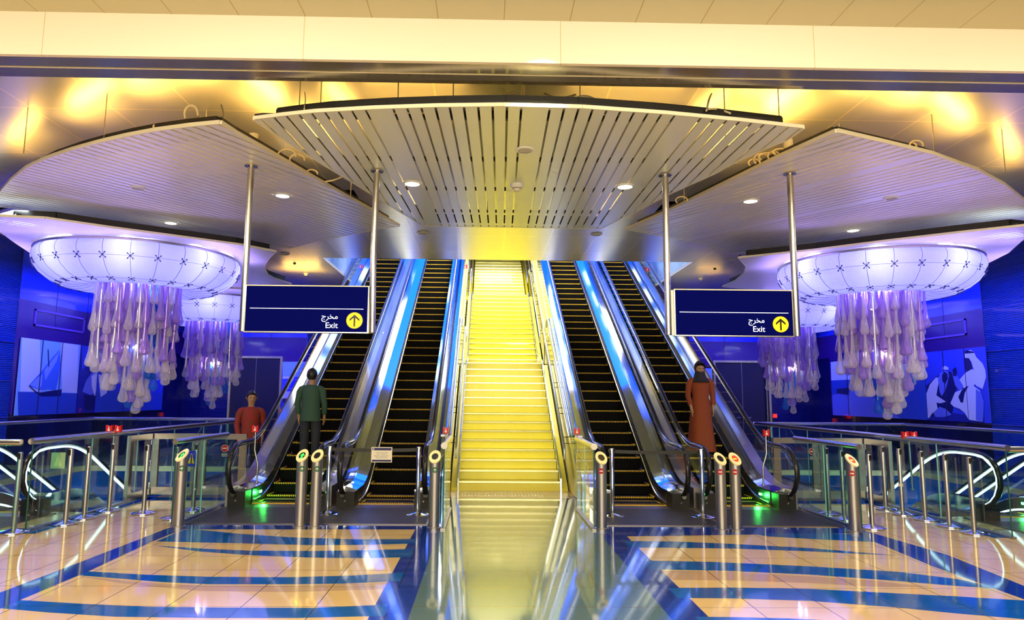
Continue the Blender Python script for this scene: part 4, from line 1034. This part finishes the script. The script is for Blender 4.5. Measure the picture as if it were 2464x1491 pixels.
cb([(105, 508, 4.4), (135, 522, 4.3), (175, 528, 4.3), (200, 521, 4.35)], 'cable sagging in the slit behind the left canopy')
# short pole stub above the left and right canopies
for px, py, lb in ((610, 335, 'left'), (1897, 348, 'right')):
    q = T(px, py, 4.5, 0); b = MB(); b.tube([(q.x, q.y, 4.30), (q.x, q.y, 4.56)], .05, m_trim, 14); tag(b.build('pole_socket', None, True), 'short pole socket sticking out above the %s canopy edge' % lb, 'pole socket')

# ------------------------------------------------------------------ chandeliers
PROF = [(1.84, .0), (1.89, -.07), (1.895, -.16), (1.85, -.29), (1.75, -.43), (1.60, -.55), (1.42, -.635), (1.22, -.675), (1.04, -.67), (.92, -.63), (.86, -.56), (.85, -.48)]
def tmpl(L, bulbs, m, core=False):
    """one strand: thin neck with drop bulbs; z=0 is the top"""
    b = MB(); prof = []; z0 = 0; 
    zs = sorted(bulbs+[L])
    prev = 0
    for zb in zs:
        ln = min(.62, zb-prev); s = zb-ln
        rb = .084 if zb == L else .074
        seg_ = [(.020, s), (.024, s+ln*.25), (.036, s+ln*.5), (.058, s+ln*.72), (rb, s+ln*.86), (rb*.92, s+ln*.94), (rb*.55, s+ln*.985), (.010, zb)]
        if s > prev+.02: prof += [(.020, prev+.001)]
        prof += seg_; prev = zb
    b.lathe([(r, -z) for r, z in prof], m, 10, cap=True); me = b
    if core: b.tube([(0, 0, -.05), (0, 0, -L*.6), (.015, 0, -L+.25)], .008, m_core, 5)
    return me
mesh_cache = {}
def chandelier(cx, cy, sc_, zr, nst, label, seed, power):
    rnd = random.Random(seed)
    t = thing('glass_chandelier', label, 'chandelier', (cx, cy, zr))
    SEG = 26
    b = MB(); seg = SEG*3
    KS = .885; prof = [(r*sc_*KS, z*sc_*KS) for r, z in PROF]; vs = []; fs = []
    for r, z in prof:
        for k in range(seg): a = 2*PI*k/seg; vs.append((r*math.cos(a), r*math.sin(a), z))
    for i in range(len(prof)-1):
        for k in range(seg): fs.append((i*seg+k, i*seg+(k+1) % seg, (i+1)*seg+(k+1) % seg, (i+1)*seg+k))
    b.add(vs, fs, m_shade); shd = b.build('lit_shade', t, True)
    b = MB()
    for j in range(SEG):
        a = 2*PI*j/SEG; b.tube([((r+.004)*math.cos(a), (r+.004)*math.sin(a), z-.002) for r, z in prof], .0035*sc_, m_seam, 4, caps=False)
    for ri in (3, 6):
        r, z = prof[ri]; b.tube([((r+.004)*math.cos(2*PI*k/seg), (r+.004)*math.sin(2*PI*k/seg), z) for k in range(seg)], .0025*sc_, m_seam, 4, closed=True)
    b.build('seam_wires', shd)
    b = MB(); r = 1.86*sc_*.885; b.tube([(r*math.cos(2*PI*k/seg), r*math.sin(2*PI*k/seg), .012) for k in range(seg)], .022, m_steelr, 6, closed=True); b.build('top_rim', t, True)
    b = MB(); r = .87*sc_*.885; b.tube([(r*math.cos(2*PI*k/seg), r*math.sin(2*PI*k/seg), -.44*sc_) for k in range(seg)], .02, m_steelr, 6, closed=True); b.build('inner_rim', t, True)
    # cross clips at seam crossings
    b = MB()
    for sx in (-1, 1):
        for sy in (-1, 1): b.tube([(.01*sx, .01*sy, .004), (.05*sx, .055*sy, .006)], .007, m_ink, 4); b.box(.05*sx-.012, .05*sx+.012, .055*sy-.012, .055*sy+.012, .0, .014, m_ink)
    b.box(-.014, .014, -.014, .014, 0, .014, m_dpanel); cl = b.build('cross_clip', t); src = cl
    for ri in (3, 6):
        for j in range(SEG):
            a = 2*PI*j/SEG; r, z = prof[ri]; rp_, zp = prof[ri-1]; rn, zn = prof[ri+1]
            tng = Vector((rn-rp_, zn-zp)).normalized(); nv = Vector((-tng.y, tng.x)); 
            if nv.x < 0: nv = -nv
            N = Vector((nv.x*math.cos(a), nv.x*math.sin(a), nv.y)); Tt = Vector((-math.sin(a), math.cos(a), 0)); Bt = N.cross(Tt)
            o = src if (ri == 3 and j == 0) else src.copy()
            if o is not src: C.objects.link(o)
            o.parent = t; o.matrix_local = Matrix.Translation(Vector((r*math.cos(a), r*math.sin(a), z))+N*.008) @ Matrix((Tt, Bt, N)).transposed().to_4x4() @ Matrix.Scale(sc_*.78, 4)
    # glass strands
    top = -.38*sc_; pos = []
    for i in range(nst):
        rr = math.sqrt((i+.5)/nst); an = i*2.39996; pos.append((rr*.80, an, i))
    for rr, an, i in pos:
        full = 2.72-1.05*rr**1.6              # bottom depth below the rim
        k = i % 5
        depth = full*(1, .93, .78, 1, .62)[k]*rnd.uniform(.93, 1.03) if i > 2 else 2.86-.1*i
        L = round(depth-.42, 1)
        kind = 'w' if k in (0, 3) else ('b' if (rr < .45 and k == 1) else 'v')
        nb = [] 
        if L > 1.0: nb.append(round(L*.62, 2) if k % 2 else round(L*.55, 2))
        if L > 1.6: nb.append(round(L*.30, 2))
        if kind == 'v' and L > .9 and .28*L not in nb: pass
        key = (L, kind, k % 2)
        if key not in mesh_cache:
            mb = tmpl(L, nb, {'w': m_dropw, 'v': m_dropv, 'b': m_dropb}[kind], k in (0, 1)); o = mb.build('glass_strand', t, True); mesh_cache[key] = o.data
        else:
            o = bpy.data.objects.new('glass_strand', mesh_cache[key]); C.objects.link(o); o.parent = t
        o.location = (rr*.90*sc_*math.cos(an), rr*.90*sc_*math.sin(an), top); o.rotation_euler = (rnd.uniform(-.02, .02), rnd.uniform(-.02, .02), rnd.uniform(0, 6)); o.scale = (sc_, sc_, sc_)
    for j in range(8):
        a = 2*PI*j/8+.3; point('shade_lamp', (cx+1.42*sc_*math.cos(a), cy+1.42*sc_*math.sin(a), zr-.07*sc_), power*1.7/8, (.82, .84, 1), .12)
    point('cluster_fill', (cx, cy, zr-.45*sc_), power*1.3, (.7, .55, 1), .03)  # added point lights to brighten the glass drops
    point('cluster_fill', (cx, cy, zr-1.6*sc_), power*.5, (1, .85, .75), .03)
    spot('chandelier_beam', (cx, cy, zr-.5), power*.4, (.42, .26, 1), 2.2, r=.5)
    area('canopy_fill', (cx, cy-1.95, zr-.85), 2.8, power*.5, (.36, .26, 1), (math.radians(-162), 0, 0), .25)  # added free-floating violet lights that tint the canopies around the shade
    area('canopy_fill', (cx, cy-1.78, zr-.22), 2.6, power*.15, (.40, .26, 1), (math.radians(-140), 0, 0), .12)
    for sx in (-1, 1): area('canopy_fill', (cx+sx*1.75*sc_, cy-.4, zr-.30), .3, power*.3, (.36, .24, 1), (PI, 0, 0), 2.0, 2.6)
ZR = 4.085
qL = D(345, 620, 12.5); qR = D(2096, 632, 12.5)
chandelier(qL.x, 12.45, 1.0, ZR, 95, 'large lit glass chandelier with hanging glass drops, near one on the left', 3, 36)
chandelier(qR.x, 12.35, 1.0, ZR, 95, 'large lit glass chandelier with hanging glass drops, near one on the right', 11, 36)
q2 = D(519, 720, 18.2); q3 = D(1892, 730, 18.2)
chandelier(q2.x, 18.2, 1.0, 4.06, 80, 'lit glass chandelier farther back on the left, partly behind the hanging sign', 5, 32)
chandelier(q3.x, 18.2, 1.0, 4.06, 80, 'lit glass chandelier farther back on the right, partly behind the hanging sign', 9, 32)

# ------------------------------------------------------------------ photo murals (flat printed panels)
def mural(X, s, label, base, quad, layers, seam_x, lb_cat='mural'):
    a = W(*quad[0], X); c = W(*quad[1], X); t = thing('photo_mural', label, lb_cat, (X, (a.y+c.y)/2, min(a.z, c.z)))
    z0, z1 = quad[2], quad[3]; y0, y1 = sorted((a.y, c.y))
    b = MB(); b.box(min(X, X-s*.02), max(X, X-s*.02), y0, y1, z0, z1, base); pn = wb(b, 'printed_panel', t)
    for j, (m, pts, nm) in enumerate(layers):
        b = MB(); o = X-s*(.0215+.0008*j); V = [W(px, py, X) for px, py in pts]
        b.poly([(o, min(max(v.y, y0), y1), min(max(v.z, z0), z1)) for v in V], m); b.build(nm, pn)
    for px in seam_x:
        v = W(px, 900, X); b = MB(); b.box(min(X-s*.02, X-s*.032), max(X-s*.02, X-s*.032), v.y-.008, v.y+.008, z0, z1, m_ink); b.build('panel_joint', pn)
Z0m, Z1m = W(45, 999, XL).z, W(45, 811, XL).z
mural(XL+.022, -1, 'blue toned photo mural of a sailing dhow on the left wall', m_sky, ((42, 900), (187, 900), Z0m, Z1m), [
    (m_skyw, [(42, 800), (95, 800), (96, 942), (46, 942)], 'pale_sky'), (m_skyw, [(145, 820), (187, 830), (190, 945), (147, 943)], 'pale_sky'),
    (m_sea, [(40, 942), (195, 946), (195, 1010), (40, 1010)], 'sea'),
    (m_sail, [(66, 928), (100, 890), (125, 858), (141, 841), (143, 875), (138, 912), (131, 939), (115, 936), (92, 938)], 'sail'),
    (m_sail2, [(70, 926), (84, 911), (100, 900), (98, 925), (92, 936)], 'sail_highlight'), (m_sail2, [(104, 890), (141, 844), (134, 868), (112, 905), (106, 915)], 'sail_highlight'),
    (m_ink, [(112, 840), (114, 840), (116, 880), (114, 884)], 'mast'), (m_ink, [(78, 940), (92, 944), (146, 936), (144, 952), (98, 953), (90, 950)], 'hull'),
    (m_ink, [(66, 928), (68, 927), (94, 950), (90, 950)], 'bowsprit')], (94, 142))
mural(XL+.022, -1, 'dark blue photo mural of a bending figure with bundles beside the dhow picture', m_navym, ((189, 900), (232, 900), Z0m, Z1m), [
    (m_mid, [(190, 830), (215, 834), (205, 880), (195, 890)], 'haze'), (m_robe2, [(196, 942), (205, 915), (222, 893), (232, 890), (232, 945), (215, 950)], 'bundle'),
    (m_robe, [(218, 905), (232, 895), (232, 940), (226, 955), (219, 930)], 'cloth_fold'), (m_ink, [(200, 950), (232, 952), (232, 985), (202, 985)], 'basket')], ())
mural(XL+.022, -1, 'blue photo mural of a shore behind the near left glass chandelier', m_mid, ((234, 900), (393, 900), Z0m, Z1m), [
    (m_sea, [(230, 940), (395, 944), (395, 1005), (230, 1005)], 'sea'), (m_skyw, [(240, 850), (300, 860), (300, 920), (245, 915)], 'pale_sky'), (m_robe, [(234, 900), (262, 905), (255, 945), (240, 955)], 'cloth')], (300,))
Z0r, Z1r = W(2370, 1017, XR).z, W(2376, 833, XR).z
mural(XR-.022, 1, 'blue photo mural of a beach with distant houses behind the right chandelier', m_sea, ((2001, 900), (2226, 900), Z0r, Z1r), [
    (m_skyw, [(2000, 860), (2228, 848), (2228, 905), (2000, 915)], 'pale_sky'), (m_robe2, [(2000, 950), (2070, 935), (2110, 960), (2170, 1015), (2000, 1012)], 'sand'),
    (m_robe, [(2195, 905), (2222, 902), (2222, 914), (2197, 916)], 'distant_houses'), (m_ink, [(2015, 935), (2045, 932), (2045, 950), (2015, 946)], 'fence')], (2040, 2130))
def c6(l): return [(1990+x/5.198, 820+y/5.198) for x, y in l]
mural(XR-.022, 1, 'blue photo mural of two seated people in white robes and head cloths', m_mid, ((2228, 900), (2377, 900), Z0r, Z1r), [
    (m_ink, c6([(1250, 560), (1440, 400), (1560, 380), (1640, 560), (1580, 900), (1400, 960), (1230, 940)]), 'shadow'),
    (m_navym, c6([(1220, 960), (1380, 930), (1600, 900), (1980, 960), (1980, 1030), (1220, 1000)]), 'rock'),
    (m_robe, c6([(1215, 960), (1210, 800), (1245, 660), (1300, 540), (1370, 460), (1430, 450), (1400, 560), (1380, 680), (1440, 720), (1500, 760), (1430, 780), (1380, 770), (1400, 860), (1330, 900), (1290, 960)]), 'robe'),
    (m_robe2, c6([(1340, 900), (1420, 820), (1500, 850), (1570, 920), (1480, 950), (1370, 950)]), 'robe_shadow'),
    (m_robe2, c6([(1400, 470), (1430, 400), (1480, 365), (1530, 390), (1540, 440), (1500, 600), (1450, 690), (1420, 640)]), 'head_cloth'),
    (m_ink, c6([(1450, 430), (1480, 385), (1520, 410), (1525, 470), (1490, 540), (1455, 500)]), 'face'),
    (m_robe, c6([(1460, 330), (1490, 310), (1530, 330), (1535, 360), (1460, 360)]), 'cap'),
    (m_robe, c6([(1735, 160), (1800, 110), (1850, 130), (1880, 200), (1960, 280), (1995, 360), (2005, 450), (1960, 600), (1880, 560), (1830, 480), (1850, 360), (1820, 260), (1790, 215), (1740, 210)]), 'head_cloth'),
    (m_ink, c6([(1735, 130), (1770, 110), (1780, 120), (1860, 135), (1855, 150), (1740, 160)]), 'head_cord'),
    (m_ink, c6([(1740, 215), (1790, 215), (1820, 280), (1830, 350), (1780, 400), (1745, 350)]), 'face'),
    (m_robe, c6([(1745, 400), (1830, 350), (1900, 400), (1920, 480), (1850, 560), (1740, 600), (1700, 560), (1660, 500), (1720, 430)]), 'robe'),
    (m_robe2, c6([(1590, 440), (1640, 430), (1720, 560), (1700, 640), (1620, 560)]), 'sleeve'),
    (m_ink, c6([(1585, 360), (1625, 325), (1635, 380), (1625, 450), (1595, 430)]), 'hand'),
    (m_robe, c6([(1560, 780), (1620, 640), (1700, 610), (1850, 560), (1930, 620), (1975, 760), (1970, 1010), (1790, 985), (1740, 900), (1680, 850), (1600, 820)]), 'robe'),
    (m_robe2, c6([(1880, 600), (1940, 640), (1980, 760), (1970, 1010), (1880, 990)]), 'robe_shadow'),
    (m_ink, c6([(1660, 700), (1700, 620), (1760, 570), (1790, 560), (1740, 650), (1720, 770), (1690, 770)]), 'forearm')], (2274, 2326))
# small harbour pictures on the back wall
def bmural(x0, x1, y0, y1, label, layers):
    a = D(x0, y0, YB-.03); c = D(x1, y1, YB-.03); t = thing('photo_mural', label, 'mural', ((a.x+c.x)/2, YB, c.z))
    b = MB(); b.box(a.x, c.x, YB-.045, YB-.022, c.z, a.z, m_mid); pn = wb(b, 'printed_panel', t)
    for j, (m, pts, nm) in enumerate(layers):
        V = [D(px, py, YB-.046-.001*j) for px, py in pts]; b = MB(); b.poly([(min(max(v.x, a.x), c.x), v.y, v.z) for v in V], m); b.build(nm, pn)
bmural(680, 739, 870, 985, 'blue photo mural of a harbour with boats beside the left double door', [(m_sky, [(680, 870), (739, 870), (739, 905), (680, 908)], 'sky'),
    (m_robe, [(680, 942), (715, 940), (715, 956), (680, 958)], 'quay'), (m_ink, [(680, 958), (739, 955), (739, 965), (680, 968)], 'boats'), (m_skyw, [(680, 906), (705, 905), (705, 910), (680, 911)], 'roof_line')])
bmural(1662, 1716, 885, 1000, 'blue photo mural of an old wind tower beside the right double door', [(m_sky, [(1662, 885), (1716, 887), (1716, 930), (1662, 930)], 'sky'),
    (m_robe2, [(1686, 905), (1708, 907), (1710, 970), (1684, 968)], 'tower'), (m_robe, [(1688, 908), (1706, 910), (1706, 930), (1688, 928)], 'tower_top')])
for (px, py, s, lb) in ((388, 997, 'L', 'small red call point on the left wall below the shore mural'), (676, 990, 'B', 'small red lit call point by the left double door'), (1865, 1000, 'B', 'small red lit call point right of the right double door'), (2008, 1011, 'R', 'small red call point low on the right wall')):
    q = D(px, py, YB-.05) if s == 'B' else W(px, py, XL+.02 if s == 'L' else XR-.02)
    b = MB(); b.box(q.x-.05, q.x+.05, q.y-.04, q.y+.04, q.z-.06, q.z+.06, m_red if s == 'B' else m_redp); tag(b.build('call_point'), lb, 'call point')
for s, px in ((-1, 35), (1, 1845)):
    if s > 0: q = D(px, 950, YB-.12); b = MB(); b.tube([(q.x, q.y, 0), (q.x, q.y, 3.0)], .03, m_steel, 10); tag(b.build('steel_post'), 'thin steel post standing at the right jamb of the right double door', 'post')
# torn label on one stanchion
b = MB(); b.lathe([(.0315, .40), (.0315, .44)], m_cream2, 16, (6.107, 10.306, 0), cap=False); o = b.build('torn_label', next(x for x in C.objects if x.get('label', '').startswith('steel stanchion with a torn'))); o.location = (-6.107, -10.306, 0)
o.rotation_euler = (0, 0, 0)
# ------------------------------------------------------------------ people
def skinmesh(name, chains, m, parent, sub=2):
    """chains: lists of (x,y,z,r); equal points are merged; first point is the root (pelvis)"""
    vs = []; rs = []; es = []; key = {}
    for ch in chains:
        prev = None
        for x, y, z, r in ch:
            k = (round(x, 4), round(y, 4), round(z, 4))
            if k not in key: key[k] = len(vs); vs.append((x, y, z)); rs.append(r)
            if prev is not None and prev != key[k]: es.append((prev, key[k]))
            prev = key[k]
    me = bpy.data.meshes.new(name); me.from_pydata(vs, es, []); o = bpy.data.objects.new(name+'_tmp', me); C.objects.link(o)
    sk = o.modifiers.new('Skin', 'SKIN'); sk.use_smooth_shade = True
    if not me.skin_vertices:
        bpy.context.view_layer.objects.active = o
    for i, r in enumerate(rs):
        d = me.skin_vertices[0].data[i]; d.radius = (r, r); d.use_root = (i == 0)
    sb = o.modifiers.new('Sub', 'SUBSURF'); sb.levels = sub; sb.render_levels = sub
    dg = bpy.context.evaluated_depsgraph_get(); m2 = bpy.data.meshes.new_from_object(o.evaluated_get(dg)); bpy.data.objects.remove(o)
    m2.materials.clear(); m2.materials.append(m); m2.polygons.foreach_set('use_smooth', [True]*len(m2.polygons)); m2.update()
    q = bpy.data.objects.new(name, m2); C.objects.link(q); q.parent = parent; return q
def loft(secs, m, name, parent, seg=24):      # secs: (z, cx, cy, rx, ry)
    b = MB(); S_ = [[(cx+rx*math.cos(2*PI*k/seg)*(1+.05*math.sin(5*2*PI*k/seg)*(1 if z < .8 else 0)), cy+ry*math.sin(2*PI*k/seg)*(1+.05*math.sin(5*2*PI*k/seg)*(1 if z < .8 else 0)), z) for k in range(seg)] for z, cx, cy, rx, ry in secs]
    b.sweep(S_, m); return b.build(name, parent, True)
m_skin = mat('skin', (.42, .23, .13), .5); m_hair = mat('black_hair', (.012, .010, .010), .4); m_eye = mat('eye_dark', (.02, .015, .01), .2); m_lip = mat('lip', (.35, .10, .08), .4)
def person(loc, rz, label, top, low, dress=False, hsc=1.0, arms=((.05, 1.0), (-.03, 1.0)), scarf=None, step=0, bag=None):
    t = thing('person', label, 'person', loc, rz)
    sh = .185
    ch = [[(0, 0, .95, .12), (0, .0, 1.08, .115), (0, .01, 1.22, .125), (0, .01, 1.34, .12), (0, .012, 1.42, .055), (0, .005, 1.475, .05), (0, -.008, 1.54, .075), (0, -.005, 1.61, .092), (0, .0, 1.67, .065)]]
    hands = []
    for s_, (fy, bend) in zip((-1, 1), arms):
        S0 = (s_*(sh-.01), .01, 1.358, .042); E_ = (s_*(sh+.05), .02-fy*.3, 1.11, .040); W_ = (s_*(sh+.03), -.06-fy, .90+.18*(1-bend), .027)
        Pm = (W_[0]-s_*.005, W_[1]-.02, W_[2]-.07, .030)
        ch.append([(0, .01, 1.34, .12), (s_*.09, .01, 1.372, .045), S0, (s_*(sh+.03), .02, 1.25, .045), E_, ((E_[0]+W_[0])/2, (E_[1]+W_[1])/2, (E_[2]+W_[2])/2, .036), W_, Pm])
        for i, (dx, ln) in enumerate(((-.022, .066), (-.008, .078), (.008, .072), (.021, .058))):
            ch.append([Pm, (Pm[0]+.3*dx, Pm[1]+dx, Pm[2]-.03, .0095), (Pm[0]-s_*.006, Pm[1]+dx*1.15, Pm[2]-.03-ln*.55, .009), (Pm[0]-s_*.018, Pm[1]+dx*1.15, Pm[2]-.03-ln, .0075)])
        ch.append([Pm, (Pm[0]-s_*.01, Pm[1]-.032, Pm[2]-.005, .011), (Pm[0]-s_*.018, Pm[1]-.045, Pm[2]-.045, .009)])
    for s_ in (-1, 1):
        f = .10*step*s_
        ch.append([(0, 0, .95, .12), (s_*.09, 0, .88, .092), (s_*.10, -.02-f*.5, .66, .072), (s_*.10, -.03-f*.6, .49, .056), (s_*.10, -.01-f*.7, .33, .052), (s_*.10, .02-f*.8, .10, .036), (s_*.10, .01-f*.8, .05, .036), (s_*.105, -.08-f*.8, .035, .034), (s_*.11, -.15-f*.8, .03, .026)])
    skinmesh('body', ch, m_skin, t)
    # clothing
    if dress:
        loft([(.10, 0, .0, .27, .22), (.35, 0, 0, .235, .19), (.7, 0, 0, .20, .16), (.95, 0, 0, .175, .14), (1.08, 0, 0, .145, .115), (1.22, 0, 0, .165, .125), (1.33, 0, .01, .165, .115), (1.385, 0, .012, .13, .09), (1.42, 0, .012, .10, .08), (1.44, 0, .012, .07, .065)], top, 'long_dress', t)
    else:
        loft([(.805, 0, 0, .178, .14), (.95, 0, 0, .175, .138), (1.08, 0, 0, .155, .124), (1.22, 0, 0, .165, .13), (1.33, 0, .01, .172, .125), (1.39, 0, .012, .15, .105), (1.425, 0, .012, .10, .085), (1.44, 0, .012, .07, .065)], top, 'shirt', t)
        b = MB()
        for s_ in (-1, 1):
            f = .10*step*s_
            b.tube([(s_*.08, 0, .90), (s_*.10, -.01-f*.5, .66), (s_*.10, -.02-f*.6, .48), (s_*.10, .0-f*.7, .30), (s_*.10, .015-f*.8, .09)], [.088, .085, .075, .068, .062], low, 16)
        b.build('trousers', t, True)
    b = MB()
    for s_, (fy, bend) in zip((-1, 1), arms):
        E_ = (s_*(sh+.05), .02-fy*.3, 1.11); W_ = (s_*(sh+.03), -.06-fy, .90+.18*(1-bend))
        b.tube([(s_*.07, .01, 1.395), (s_*.125, .01, 1.385), (s_*.172, .01, 1.362), (s_*(sh+.018), .015, 1.31), (s_*(sh+.03), .02, 1.22), E_, ((E_[0]+W_[0]*5)/6, (E_[1]+W_[1]*5)/6, (E_[2]+W_[2]*5)/6)], [.035, .052, .060, .060, .055, .050, .044], top, 14)
    b.build('sleeves', t, True)
    b = MB()
    for s_ in (-1, 1):
        f = .10*step*s_; b.box(s_*.105-.042, s_*.105+.042, -.19-f*.8, .07-f*.8, .0, .05, m_black); b.tube([(s_*.105, .04-f*.8, .05), (s_*.105, -.05-f*.8, .06), (s_*.105, -.16-f*.8, .04)], [.042, .046, .034], m_black, 12)
    b.build('shoes', t, True)
    # hair or head scarf and the face
    b = MB(); n1, n2 = 16, 10; vs = []; fs = []; R0 = .107 if not scarf else .118
    for i in range(n2+1):
        for k in range(n1):
            a = 2*PI*k/n1; th = (PI*(.80 if not scarf else .66))*i/n2
            front = max(0, -math.sin(a)); lim = th*(1-.54*min(1, front*1.3))
            vs.append((R0*.86*math.sin(lim)*math.cos(a), .012+R0*math.sin(lim)*math.sin(a), 1.625+R0*1.08*math.cos(lim)))
    for i in range(n2):
        for k in range(n1): fs.append((i*n1+k, i*n1+(k+1) % n1, (i+1)*n1+(k+1) % n1, (i+1)*n1+k))
    b.add(vs, fs, scarf or m_hair)
    if scarf: b.lathe([(.085, 1.56), (.10, 1.50), (.12, 1.44), (.17, 1.37), (.16, 1.35)], scarf, 18, (0, .012, 0), cap=False)
    b.build('head_scarf' if scarf else 'hair', t, True)
    b = MB()
    for s_ in (-1, 1): b.lathe([(.001, .009), (.010, .006), (.013, 0), (.010, -.006), (.001, -.009)], m_eye, 10, (s_*.032, -.092, 1.605), cap=False)
    b.build('eyes', t, True)
    b = MB(); b.tube([(0, -.088, 1.61), (0, -.105, 1.585), (0, -.112, 1.567), (0, -.095, 1.560)], [.008, .011, .014, .008], m_skin, 8); b.build('nose', t, True)
    b = MB(); b.tube([(-.022, -.086, 1.538), (0, -.093, 1.536), (.022, -.086, 1.538)], [.004, .007, .004], m_lip, 8); b.build('mouth', t, True)
    if not scarf:
        b = MB()
        for s_ in (-1, 1): b.tube([(s_*.088, .0, 1.62), (s_*.093, .006, 1.605), (s_*.09, .0, 1.575)], [.007, .010, .006], m_skin, 8)
        b.build('ears', t, True)
    if bag:
        b = MB(); b.box(.20, .30, -.13, .13, .72, .95, bag); b.tube([(.25, -.09, .95), (.22, -.05, 1.2), (.17, .0, 1.41), (.22, .05, 1.2), (.25, .09, .95)], .010, bag, 6); b.build('shoulder_bag', t)
    return t
def stepz(Y0, k): return (Y0+.32+.65+k*.3464, .2*k)
m_redc = noise_vary(mat('red_check_cloth', (.45, .03, .02), .8), 9, (.30, .02, .015), (.20, .035, .02)); m_grn = mat('green_cloth', (.02, .16, .12), .8); m_dk = mat('dark_cloth', (.02, .02, .035), .8); m_or = mat('rust_cloth', (.26, .05, .015), .8); m_teal = mat('grey_green_cloth', (.035, .085, .06), .8)
person((-4.28, 12.9, 0), .5, 'person in a red checked shirt standing behind the left gate', m_redc, m_dk, step=.3)
y_, z_ = stepz(YE, 2); person((XC-H2-.02, y_+.20, z_), PI, 'person in a grey-green shirt riding up the outer left escalator, seen from behind', m_teal, m_dk)
y_, z_ = stepz(YE, 3); person((XC+H2+.02, y_+.20, z_), 0, 'person in a long red dress and dark head scarf riding the outer right escalator', m_or, m_dk, dress=True, scarf=m_dk)
print('objects', len(C.objects))
